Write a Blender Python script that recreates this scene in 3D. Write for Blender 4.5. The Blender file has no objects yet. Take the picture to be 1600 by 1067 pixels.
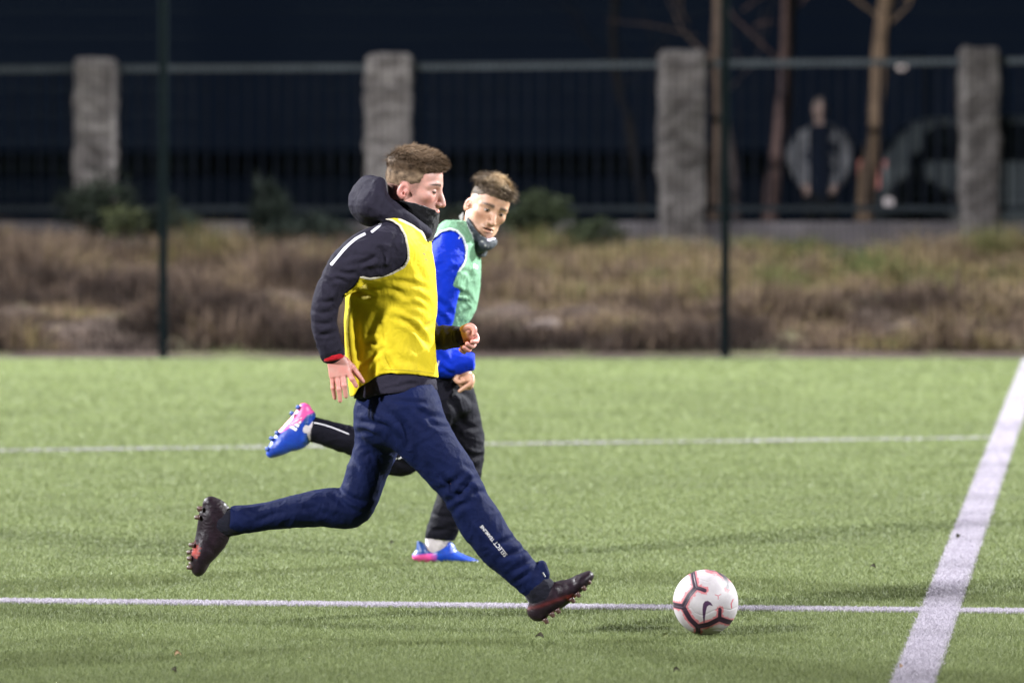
import bpy, bmesh, math, random
import numpy as np
from mathutils import Vector, Matrix
from mathutils.bvhtree import BVHTree

random.seed(7)
rng = np.random.default_rng(11)
SC = bpy.context.scene
COL = SC.collection
R = math.radians

# ------------------------------------------------------------------ camera
F = 6667.0          # focal length in pixels of the 1600 wide photograph (150 mm)
H = 1.66            # eye height of the photographer
YH = 220.0          # row of the horizon
W, HH = 1600.0, 1067.0


def P(px, py, D):
    """pixel + distance -> world point"""
    return np.array([(px - 800.0) * D / F, D, H - (py - YH) * D / F])


def px_of(p):
    """world points (n,3) -> pixel columns and rows"""
    return 800.0 + p[..., 0] * F / p[..., 1], YH + (H - p[..., 2]) * F / p[..., 1]


def ground(px, py):
    return P(px, py, F * H / (py - YH))


# ------------------------------------------------------------------ node helpers
class NT:
    def __init__(self, name):
        self.m = bpy.data.materials.new(name)
        self.m.use_nodes = True
        self.t = self.m.node_tree
        self.b = self.t.nodes['Principled BSDF']

    def n(self, typ, **kw):
        nd = self.t.nodes.new(typ)
        for k, v in kw.items():
            if k.startswith('i_'):
                key = k[2:]
                key = int(key) if key.isdigit() else key.replace('_', ' ')
                nd.inputs[key].default_value = v
            else:
                setattr(nd, k, v)
        return nd

    def l(self, a, b):
        self.t.links.new(a, b)

    def coord(self):
        return self.n('ShaderNodeTexCoord').outputs['Object']

    def noise(self, scale, detail=4, rough=.55, vec=None, dist=0.0):
        nd = self.n('ShaderNodeTexNoise')
        nd.inputs['Scale'].default_value = scale
        nd.inputs['Detail'].default_value = detail
        nd.inputs['Roughness'].default_value = rough
        nd.inputs['Distortion'].default_value = dist
        self.l(vec if vec is not None else self.coord(), nd.inputs['Vector'])
        return nd.outputs['Fac']

    def scaled(self, sx, sy, sz, vec=None):
        mp = self.n('ShaderNodeMapping')
        mp.inputs['Scale'].default_value = (sx, sy, sz)
        self.l(vec if vec is not None else self.coord(), mp.inputs['Vector'])
        return mp.outputs['Vector']

    def ramp(self, fac, stops, interp='LINEAR'):
        r = self.n('ShaderNodeValToRGB')
        r.color_ramp.interpolation = interp
        el = r.color_ramp.elements
        while len(el) < len(stops):
            el.new(0.5)
        for e, (p, c) in zip(el, stops):
            e.position = p
            e.color = (*c, 1) if len(c) == 3 else c
        self.l(fac, r.inputs['Fac'])
        return r.outputs['Color']

    def mix(self, fac, a, b, blend='MIX'):
        mx = self.n('ShaderNodeMix', data_type='RGBA', blend_type=blend)
        for sock, v in ((mx.inputs['Factor'], fac), (mx.inputs['A'], a), (mx.inputs['B'], b)):
            if hasattr(v, 'links'):
                self.l(v, sock)
            elif isinstance(v, (int, float)):
                sock.default_value = v
            else:
                sock.default_value = (*v, 1) if len(v) == 3 else v
        return mx.outputs['Result']

    def math(self, op, a, b=None, c=None):
        nd = self.n('ShaderNodeMath', operation=op)
        for i, v in enumerate((a, b, c)):
            if v is None:
                continue
            if hasattr(v, 'links'):
                self.l(v, nd.inputs[i])
            else:
                nd.inputs[i].default_value = v
        return nd.outputs[0]

    def step(self, v, lo, hi):
        nd = self.n('ShaderNodeMapRange', interpolation_type='SMOOTHSTEP')
        nd.inputs['From Min'].default_value = lo
        nd.inputs['From Max'].default_value = hi
        self.l(v, nd.inputs['Value'])
        return nd.outputs['Result']

    def attr(self, name):
        nd = self.n('ShaderNodeAttribute')
        nd.attribute_name = name
        return nd

    def bump(self, h, strength, dist):
        b = self.n('ShaderNodeBump')
        b.inputs['Strength'].default_value = strength
        b.inputs['Distance'].default_value = dist
        self.l(h, b.inputs['Height'])
        self.l(b.outputs['Normal'], self.b.inputs['Normal'])

    def base(self, c):
        if hasattr(c, 'links'):
            self.l(c, self.b.inputs['Base Color'])
        else:
            self.b.inputs['Base Color'].default_value = (*c, 1)

    def set(self, **kw):
        for k, v in kw.items():
            self.b.inputs[k.replace('_', ' ')].default_value = v
        return self


def plain(name, c, rough=.6, var=.25, scale=30, metallic=0.0, bump=.0, bdist=.003, spec=.5):
    m = NT(name)
    f = m.noise(scale, 5, .6)
    lo = tuple(v * (1 - var) for v in c)
    hi = tuple(min(1, v * (1 + var)) for v in c)
    m.base(m.ramp(f, [(.3, lo), (.7, hi)]))
    m.set(Roughness=rough, Metallic=metallic)
    m.b.inputs['Specular IOR Level'].default_value = spec
    if bump:
        m.bump(m.noise(scale * 2.3, 6, .65), bump, bdist)
    return m.m


def cloth(name, c, rough=.75, sheen=.15, var=.12, weave=900, trim=None, trim_w=.006, extra=None, bumpd=.0012):
    """knitted sports cloth; with trim, faces near the cut edge (attribute 'edge') take the trim colour"""
    m = NT(name)
    f = m.noise(14, 5, .6)
    col = m.ramp(f, [(.3, tuple(v * (1 - var) for v in c)), (.72, tuple(min(1, v * (1 + var)) for v in c))])
    if extra:
        col = extra(m, col)
    if trim:
        e = m.attr('edge').outputs['Fac']
        col = m.mix(m.step(e, trim_w + .0008, trim_w - .0008), col, trim)
    m.base(col)
    m.set(Roughness=rough)
    m.b.inputs['Specular IOR Level'].default_value = .07
    m.b.inputs['Sheen Weight'].default_value = sheen
    m.b.inputs['Sheen Roughness'].default_value = .4
    big = m.math('ADD', m.noise(24, 4, .55, m.scaled(1, 1, .7), .9), m.math('MULTIPLY', m.noise(70, 3, .5, m.scaled(1, 1, .6), .5), .35))
    fine = m.noise(weave, 2, .5)
    h = m.math('ADD', m.math('MULTIPLY', big, 1.0), m.math('MULTIPLY', fine, .12))
    m.bump(h, .75, bumpd * 5.5)
    return m.m


# ------------------------------------------------------------------ object helpers
def tag(o, label=None, cat=None, group=None, kind=None):
    if label: o['label'] = label
    if cat: o['category'] = cat
    if group: o['group'] = group
    if kind: o['kind'] = kind
    return o


def link(name, me, mat=None, parent=None):
    o = bpy.data.objects.new(name, me)
    COL.objects.link(o)
    if mat is not None:
        me.materials.append(mat)
    if parent is not None:
        o.parent = parent
        o.matrix_parent_inverse = Matrix.Identity(4)
        o.location = -root_loc(parent)
    return o


def root_loc(o):
    v = Vector((0, 0, 0))
    while o is not None:
        v = v + o.location
        o = o.parent
    return v


def empty(name, loc, label, cat, group=None):
    o = bpy.data.objects.new(name, None)
    COL.objects.link(o)
    o.location = Vector(loc)
    return tag(o, label, cat, group)


def mesh_np(name, V, faces, smooth=True):
    """faces: (n,k) int array"""
    me = bpy.data.meshes.new(name)
    V = np.asarray(V, np.float32)
    faces = np.asarray(faces, np.int32)
    k = faces.shape[1]
    me.vertices.add(len(V))
    me.vertices.foreach_set('co', V.ravel())
    me.loops.add(faces.size)
    me.loops.foreach_set('vertex_index', faces.ravel())
    me.polygons.add(len(faces))
    me.polygons.foreach_set('loop_start', np.arange(0, faces.size, k, dtype=np.int32))
    me.polygons.foreach_set('loop_total', np.full(len(faces), k, np.int32))
    if smooth:
        me.polygons.foreach_set('use_smooth', np.ones(len(faces), bool))
    me.update(calc_edges=True)
    return me


def set_attr(me, name, vals):
    a = me.attributes.new(name, 'FLOAT', 'POINT')
    a.data.foreach_set('value', np.asarray(vals, np.float32))


def bm_obj(name, bm, mat, parent=None, smooth=False):
    me = bpy.data.meshes.new(name)
    bmesh.ops.recalc_face_normals(bm, faces=bm.faces)
    bm.to_mesh(me)
    bm.free()
    if smooth:
        me.polygons.foreach_set('use_smooth', np.ones(len(me.polygons), bool))
    return link(name, me, mat, parent)


def bm_box(bm, lo, hi, bevel=0.0, segs=2):
    c = [(a + b) / 2 for a, b in zip(lo, hi)]
    s = [b - a for a, b in zip(lo, hi)]
    r = bmesh.ops.create_cube(bm, size=1, matrix=Matrix.Translation(c) @ Matrix.Diagonal((*s, 1)))
    if bevel:
        es = list({e for v in r['verts'] for e in v.link_edges})
        bmesh.ops.bevel(bm, geom=es, offset=bevel, segments=segs, affect='EDGES', profile=.5)


def bm_tube(bm, pts, radii, n=10, cap=True):
    pts = [Vector(p) for p in pts]
    rings = []
    for i, p in enumerate(pts):
        d = (pts[min(i + 1, len(pts) - 1)] - pts[max(i - 1, 0)]).normalized()
        up = Vector((0, 0, 1)) if abs(d.z) < .9 else Vector((1, 0, 0))
        s = d.cross(up).normalized()
        t = s.cross(d)
        r = radii[i] if isinstance(radii, (list, tuple)) else radii
        rings.append([bm.verts.new(p + (s * math.cos(a) + t * math.sin(a)) * r) for a in [2 * math.pi * k / n for k in range(n)]])
    for a, b in zip(rings, rings[1:]):
        for k in range(n):
            bm.faces.new((a[k], a[(k + 1) % n], b[(k + 1) % n], b[k]))
    if cap:
        bm.faces.new(rings[0][::-1])
        bm.faces.new(rings[-1])


# ------------------------------------------------------------------ value noise in numpy
def _hash(i, j, k):
    n = (i * 374761393 + j * 668265263 + k * 2147483647 + 1013904223).astype(np.uint32)
    n = (n ^ (n >> 13)) * np.uint32(1274126177)
    n = n ^ (n >> 16)
    return (n & 0xFFFFFF).astype(np.float32) / float(0xFFFFFF)


def vnoise(p):
    p = np.asarray(p, np.float64)
    i = np.floor(p).astype(np.int64)
    f = p - i
    u = f * f * (3 - 2 * f)
    out = 0
    for a in (0, 1):
        for b in (0, 1):
            for c in (0, 1):
                wgt = (u[:, 0] if a else 1 - u[:, 0]) * (u[:, 1] if b else 1 - u[:, 1]) * (u[:, 2] if c else 1 - u[:, 2])
                out = out + wgt * _hash(i[:, 0] + a, i[:, 1] + b, i[:, 2] + c)
    return out * 2 - 1


def fbm(p, oct=3):
    p = np.asarray(p, np.float64)
    s, a = 0, 1.0
    for _ in range(oct):
        s = s + a * vnoise(p)
        p = p * 2.03 + 17.1
        a *= .5
    return s


# ------------------------------------------------------------------ distance fields -> meshes
def axis(lo, hi, h, fine=()):
    """coordinates from lo to hi with step h, and a finer step inside the given (a, b, step) spans"""
    xs = [lo]
    while xs[-1] < hi:
        x = xs[-1]
        st = h
        for a, b, s in fine:
            if a - 1e-9 <= x < b:
                st = min(st, s)
            elif x < a < x + st:
                st = max(a - x, s * .5)
        xs.append(x + st)
    return np.array(xs, np.float64)


class Field:
    def __init__(self, xs, ys, zs):
        self.x, self.y, self.z = xs, ys, zs
        self.D = np.full((len(xs), len(ys), len(zs)), 1.0, np.float32)

    @classmethod
    def box(cls, lo, hi, h):
        return cls(axis(lo[0], hi[0], h), axis(lo[1], hi[1], h), axis(lo[2], hi[2], h))

    def sub(self, lo, hi):
        sl = []
        for c, a, b in zip((self.x, self.y, self.z), lo, hi):
            i0 = max(0, int(np.searchsorted(c, a)) - 1)
            i1 = min(len(c), int(np.searchsorted(c, b)) + 1)
            if i1 <= i0:
                return None
            sl.append(slice(i0, i1))
        return tuple(sl)

    def grid(self, sl):
        return (self.x[sl[0]].astype(np.float32)[:, None, None], self.y[sl[1]].astype(np.float32)[None, :, None],
                self.z[sl[2]].astype(np.float32)[None, None, :])

    def put(self, sl, d, k, op='add'):
        a = self.D[sl]
        if op == 'add':
            if k > 0:
                h = np.maximum(k - np.abs(a - d), 0) / k
                self.D[sl] = np.minimum(a, d) - h * h * k * .25
            else:
                self.D[sl] = np.minimum(a, d)
        else:
            d = -d
            if k > 0:
                h = np.maximum(k - np.abs(a - d), 0) / k
                self.D[sl] = np.maximum(a, d) + h * h * k * .25
            else:
                self.D[sl] = np.maximum(a, d)

    def loft(self, st, k=.02, op='add', grow=0.0, sub=5, cap=1.0, M=None):
        """st: rows (x, y, z, a, b): centre, half width in the picture plane, half width in depth"""
        st = np.asarray(st, np.float64)
        if len(st) > 2 and sub > 1:
            st = catmull(st, sub)
        st = st.copy()
        st[:, 3:5] = np.maximum(st[:, 3:5] + grow, .002)
        m = st[:, 3:5].max(1)
        pad = k + .012
        lo = (st[:, :3] - m[:, None]).min(0) - pad
        hi = (st[:, :3] + m[:, None]).max(0) + pad
        sl = self.sub(lo, hi)
        if sl is None:
            return self
        out = np.full(self.D[sl].shape, 1.0, np.float32)
        base = [s.start for s in sl]
        for p, q in zip(st[:-1], st[1:]):
            e = q[:3] - p[:3]
            L = np.linalg.norm(e)
            if L < 1e-6:
                continue
            e = e / L
            mm = max(p[3:5].max(), q[3:5].max()) + pad
            s2 = self.sub(np.minimum(p[:3], q[:3]) - mm, np.maximum(p[:3], q[:3]) + mm)
            if s2 is None:
                continue
            X, Y, Z = self.grid(s2)
            dx, dy, dz = X - p[0], Y - p[1], Z - p[2]
            n2 = np.array([0, 1.0, 0]) - e * e[1]
            if np.linalg.norm(n2) < .25:
                n2 = np.array([0, 0, 1.0]) - e * e[2]
            n2 /= np.linalg.norm(n2)
            n1 = np.cross(e, n2)
            w0 = dx * e[0] + dy * e[1] + dz * e[2]
            t = np.clip(w0 / L, 0, 1)
            w = w0 - t * L
            u = dx * n1[0] + dy * n1[1] + dz * n1[2]
            v = dx * n2[0] + dy * n2[1] + dz * n2[2]
            A = p[3] + (q[3] - p[3]) * t
            B = p[4] + (q[4] - p[4]) * t
            C = np.minimum(A, B) * cap
            k0 = np.sqrt((u / A) ** 2 + (v / B) ** 2 + (w / C) ** 2)
            k1 = np.sqrt((u / A ** 2) ** 2 + (v / B ** 2) ** 2 + (w / C ** 2) ** 2)
            d = (k0 * (k0 - 1) / np.maximum(k1, 1e-6)).astype(np.float32)
            d = np.where(k1 < 1e-4, -np.minimum(A, B), d)
            loc = tuple(slice(s.start - b, s.stop - b) for s, b in zip(s2, base))
            loc = tuple(slice(max(0, s.start), s.stop) for s in loc)
            tgt = out[loc]
            if tgt.shape != d.shape:      # clipped by the outer box
                off = [max(0, b - s.start) for s, b in zip(s2, base)]
                d = d[off[0]:off[0] + tgt.shape[0], off[1]:off[1] + tgt.shape[1], off[2]:off[2] + tgt.shape[2]]
            out[loc] = np.minimum(tgt, d)
        self.put(sl, out, k, op)
        return self

    def ball(self, c, r, k=.01, op='add', M=None):
        """ellipsoid, r three radii; M a 3x3 turning local axes into world axes"""
        r = np.array([r] * 3 if np.isscalar(r) else r, np.float64)
        c = np.asarray(c, np.float64)
        mr = r.max() + k + .012
        sl = self.sub(c - mr, c + mr)
        if sl is None:
            return self
        X, Y, Z = self.grid(sl)
        dx, dy, dz = X - c[0], Y - c[1], Z - c[2]
        if M is not None:
            M = np.asarray(M)
            dx, dy, dz = (dx * M[0, i] + dy * M[1, i] + dz * M[2, i] for i in range(3))
        k0 = np.sqrt((dx / r[0]) ** 2 + (dy / r[1]) ** 2 + (dz / r[2]) ** 2)
        k1 = np.sqrt((dx / r[0] ** 2) ** 2 + (dy / r[1] ** 2) ** 2 + (dz / r[2] ** 2) ** 2)
        d = np.where(k1 < 1e-5, -r.min(), k0 * (k0 - 1) / np.maximum(k1, 1e-6)).astype(np.float32)
        self.put(sl, d, k, op)
        return self

    def func(self, fn, k=0.0, op='cut'):
        """fn(X, Y, Z) -> distance over the whole grid; op cut removes where it is negative"""
        sl = tuple(slice(0, n) for n in self.D.shape)
        d = fn(*self.grid(sl)).astype(np.float32)
        self.put(sl, np.broadcast_to(d, self.D.shape), k, 'add' if op == 'add' else 'cut')
        return self

    def mesh(self, smooth=2):
        D = self.D
        D[0], D[-1] = 1, 1
        D[:, 0], D[:, -1] = 1, 1
        D[:, :, 0], D[:, :, -1] = 1, 1
        ins = D < 0
        nx, ny, nz = D.shape
        cnt = np.zeros((nx - 1, ny - 1, nz - 1), np.uint8)
        offs = [(a, b, c) for a in (0, 1) for b in (0, 1) for c in (0, 1)]
        for a, b, c in offs:
            cnt += ins[a:nx - 1 + a, b:ny - 1 + b, c:nz - 1 + c]
        flat = np.flatnonzero((cnt > 0) & (cnt < 8))
        del cnt
        I, J, K = np.unravel_index(flat, (nx - 1, ny - 1, nz - 1))
        acc = np.zeros((len(flat), 3))
        num = np.zeros(len(flat))
        val = {o: D[I + o[0], J + o[1], K + o[2]].astype(np.float64) for o in offs}
        for o in offs:
            for ax in range(3):
                if o[ax]:
                    continue
                o2 = tuple(1 if i == ax else o[i] for i in range(3))
                d0, d1 = val[o], val[o2]
                cr = (d0 < 0) != (d1 < 0)
                t = np.where(cr, d0 / np.where(cr, d0 - d1, 1), 0)
                for i in range(3):
                    acc[:, i] += cr * (t if i == ax else o[i])
                num += cr
        fr = acc / num[:, None]
        V = np.stack([c[ii] + fr[:, n] * (c[ii + 1] - c[ii]) for n, (c, ii) in enumerate(((self.x, I), (self.y, J), (self.z, K)))], 1)

        def vid(i, j, k):
            return np.searchsorted(flat, np.ravel_multi_index((i, j, k), (nx - 1, ny - 1, nz - 1)))
        Q = []
        for ax in range(3):
            a = [slice(None)] * 3
            b = [slice(None)] * 3
            a[ax], b[ax] = slice(0, -1), slice(1, None)
            e = ins[tuple(a)] != ins[tuple(b)]
            i, j, k = np.nonzero(e)
            s = ins[i, j, k]
            g = [i, j, k]
            o1, o2 = [(1, 2), (2, 0), (0, 1)][ax]

            def sh(d1, d2):
                q = [x.copy() for x in g]
                q[o1] -= d1
                q[o2] -= d2
                return vid(*q)
            q = np.stack([sh(1, 1), sh(0, 1), sh(0, 0), sh(1, 0)], 1)
            q[~s] = q[~s][:, ::-1]
            Q.append(q)
        Q = np.concatenate(Q)
        for _ in range(smooth):
            V = laplace(V, Q, .5)
        return V, Q


def laplace(V, Q, f):
    e = np.concatenate([Q[:, [0, 1]], Q[:, [1, 2]], Q[:, [2, 3]], Q[:, [3, 0]]])
    n = np.bincount(e[:, 0], minlength=len(V)) + np.bincount(e[:, 1], minlength=len(V))
    out = np.empty_like(V)
    for i in range(3):
        out[:, i] = (np.bincount(e[:, 0], V[e[:, 1], i], len(V)) + np.bincount(e[:, 1], V[e[:, 0], i], len(V))) / np.maximum(n, 1)
    return V * (1 - f) + out * f


def vnormals(V, Q):
    n = np.cross(V[Q[:, 2]] - V[Q[:, 0]], V[Q[:, 3]] - V[Q[:, 1]])
    N = np.zeros_like(V)
    for c in range(4):
        for i in range(3):
            N[:, i] += np.bincount(Q[:, c], n[:, i], len(V))
    return N / np.maximum(np.linalg.norm(N, axis=1, keepdims=True), 1e-12)


def catmull(st, sub):
    out = []
    n = len(st)
    for i in range(n - 1):
        p0, p1, p2, p3 = st[max(i - 1, 0)], st[i], st[i + 1], st[min(i + 2, n - 1)]
        for s in range(sub):
            t = s / sub
            out.append(.5 * ((2 * p1) + (-p0 + p2) * t + (2 * p0 - 5 * p1 + 4 * p2 - p3) * t * t + (-p0 + 3 * p1 - 3 * p2 + p3) * t ** 3))
    out.append(st[-1])
    return np.array(out)


def edges(rows, D):
    """rows (xL, yL, xR, yR, dy, b): two outline points of a limb in pixels, depth offset, half depth -> loft stations"""
    out = []
    for xl, yl, xr, yr, dy, b in rows:
        c = P((xl + xr) / 2, (yl + yr) / 2, D + dy)
        a = .5 * math.hypot(xr - xl, yr - yl) * (D + dy) / F
        out.append((*c, a, b))
    return np.array(out)


def chain(rows, D):
    """rows (px, py, dy, r): round limb through points"""
    return np.array([(*P(px, py, D + dy), r, r) for px, py, dy, r in rows])


def poly_sdf(qx, qy, poly):
    """signed distance in pixels to a closed polygon, negative inside"""
    poly = np.asarray(poly, np.float64)
    d = np.full(np.broadcast(qx, qy).shape, 1e18)
    s = np.ones(d.shape)
    n = len(poly)
    for i in range(n):
        a, b = poly[i], poly[i - 1]
        ex, ey = b - a
        wx, wy = qx - a[0], qy - a[1]
        t = np.clip((wx * ex + wy * ey) / (ex * ex + ey * ey + 1e-12), 0, 1)
        d = np.minimum(d, (wx - ex * t) ** 2 + (wy - ey * t) ** 2)
        c1, c2, c3 = qy >= a[1], qy < b[1], ex * wy > ey * wx
        flip = (c1 & c2 & c3) | (~c1 & ~c2 & ~c3)
        s = np.where(flip, -s, s)
    return s * np.sqrt(d)


def line_dist(qx, qy, pts):
    """distance in pixels to a polyline and the running 0..1 position on it"""
    pts = np.asarray(pts, np.float64)
    seg = np.linalg.norm(np.diff(pts, axis=0), axis=1)
    tot = seg.sum()
    best = np.full(len(qx), 1e9)
    par = np.zeros(len(qx))
    run = 0.0
    for a, b, L in zip(pts[:-1], pts[1:], seg):
        e = (b - a) / max(L, 1e-9)
        wx, wy = qx - a[0], qy - a[1]
        t = np.clip(wx * e[0] + wy * e[1], 0, L)
        d = np.hypot(wx - e[0] * t, wy - e[1] * t)
        m = d < best
        best = np.where(m, d, best)
        par = np.where(m, (run + t) / tot, par)
        run += L
    return best, par


def smooth_line(pts, sub=6):
    return catmull(np.asarray(pts, np.float64), sub)


def folds(V, Q, strokes, noise=(.004, 18, (1, 1, 1)), seed=0):
    """press creases into a garment: traced strokes (points, width px, depth m) on the side they are seen on, and soft all-round wrinkles"""
    N = vnormals(V, Q)
    qx, qy = px_of(V)
    d = np.zeros(len(V))
    face = np.clip((.25 - N[:, 1]) / .5, 0, 1)
    for pts, w, amp in strokes:
        dist, par = line_dist(qx, qy, smooth_line(pts, 6) if len(pts) > 2 else pts)
        fade = np.sin(np.clip(par, .03, .97) * math.pi) ** .6
        d += face * fade * amp * (-np.exp(-(dist / w) ** 2) + .55 * np.exp(-((dist - 2.1 * w) / (1.1 * w)) ** 2))
    amp, fr, sc = noise
    if amp:
        q = V * np.array(sc) * fr + seed
        q2 = q + 1.3 * np.stack([vnoise(q * .5 + 31), vnoise(q * .5 + 57), vnoise(q * .5 + 83)], 1)
        r = 1 - np.abs(vnoise(q2))
        q3 = q * 2.1 + 1.1 * np.stack([vnoise(q + 131), vnoise(q + 157), vnoise(q + 183)], 1)
        r3 = 1 - np.abs(vnoise(q3 + 40))
        d += amp * (r ** 2.6 - .35) + amp * .5 * (r3 ** 3 - .3)
    return V + N * d[:, None]


def bvh_of(*VQ):
    V, Q, o = [], [], 0
    for v, q in VQ:
        V.append(v)
        Q.append(q + o)
        o += len(v)
    return BVHTree.FromPolygons([Vector(v) for v in np.concatenate(V)], np.concatenate(Q).tolist())


CAM = Vector((0, 0, H))


def drape(bvh, px, py, lift, fallback):
    """the surface point met on the line through a pixel, raised a little off the cloth"""
    p = Vector(P(px, py, fallback))
    d = (p - CAM).normalized()
    hit, nor, _, _ = bvh.ray_cast(CAM, d)
    if hit is None or abs(hit.y - fallback) > .6:
        hit = p
    return hit - d * lift


def ribbon(name, pts, width, bvh, D, mat, parent, lift=.0012, sub=6):
    """a flat printed or sewn stripe lying on a garment"""
    q = smooth_line(pts, sub) if len(pts) > 2 else np.linspace(pts[0], pts[1], 8)
    t = np.gradient(q, axis=0)
    t /= np.linalg.norm(t, axis=1, keepdims=True)
    n = np.stack([-t[:, 1], t[:, 0]], 1)
    cols = 3
    V, Fc = [], []
    for i in range(len(q)):
        wd = width[min(i * len(width) // len(q), len(width) - 1)] if isinstance(width, (list, tuple)) else width
        for c in range(cols):
            s = (c / (cols - 1) - .5) * wd
            V.append(drape(bvh, q[i, 0] + n[i, 0] * s, q[i, 1] + n[i, 1] * s, lift, D))
    for i in range(len(q) - 1):
        for c in range(cols - 1):
            a = i * cols + c
            Fc.append((a, a + 1, a + cols + 1, a + cols))
    return link(name, mesh_np(name, np.array(V), np.array(Fc)), mat, parent)


def lettering(name, text, start, end, height, bvh, D, mat, parent, lift=.0014, bold=.0):
    """text lying on a surface from pixel start to pixel end (its baseline), height in pixels"""
    cu = bpy.data.curves.new('text', 'FONT')
    cu.body = text
    cu.size = 1
    cu.resolution_u = 3
    cu.offset = bold
    ob = bpy.data.objects.new('text', cu)
    COL.objects.link(ob)
    dg = bpy.context.evaluated_depsgraph_get()
    me = bpy.data.meshes.new_from_object(ob.evaluated_get(dg))
    COL.objects.unlink(ob)
    bpy.data.objects.remove(ob)
    me.name = name
    xs = [v.co.x for v in me.vertices]
    x0, x1 = min(xs), max(xs)
    s, e = np.array(start, float), np.array(end, float)
    L = np.linalg.norm(e - s)
    r = (e - s) / L
    up = np.array([r[1], -r[0]])          # rows grow downwards
    for v in me.vertices:
        q = s + r * (v.co.x - x0) / (x1 - x0) * L + up * v.co.y / .73 * height
        v.co = drape(bvh, q[0], q[1], lift, D)
    return link(name, me, mat, parent)


def patch(name, poly, bvh, D, mat, parent, lift=.0013):
    V = [drape(bvh, x, y, lift, D) for x, y in poly]
    bm = bmesh.new()
    bm.faces.new([bm.verts.new(v) for v in V])
    return bm_obj(name, bm, mat, parent)
# ================================================================== materials for people
def skin_mat(name, c, red):
    m = NT(name)
    f = m.noise(60, 4, .6)
    col = m.ramp(f, [(.3, tuple(v * .9 for v in c)), (.7, tuple(min(1, v * 1.08) for v in c))])
    col = m.mix(m.attr('flush').outputs['Fac'], col, red)
    col = m.mix(m.attr('brow').outputs['Fac'], col, (.045, .027, .018))
    m.base(col)
    m.set(Roughness=.48)
    m.b.inputs['Subsurface Weight'].default_value = .12
    m.b.inputs['Subsurface Radius'].default_value = (.012, .005, .003)
    m.b.inputs['Subsurface Scale'].default_value = .6
    m.bump(m.noise(420, 3, .6), .15, .001)
    return m.m


def hair_mat(name, root, tip, tint_lo, tint_hi):
    m = NT(name)
    t = m.attr('tint').outputs['Fac']
    a = m.mix(t, tint_lo, tint_hi)
    col = m.mix(m.attr('tip').outputs['Fac'], root, a)
    m.base(col)
    m.set(Roughness=.7)
    m.b.inputs['Specular IOR Level'].default_value = .15
    return m.m


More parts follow.
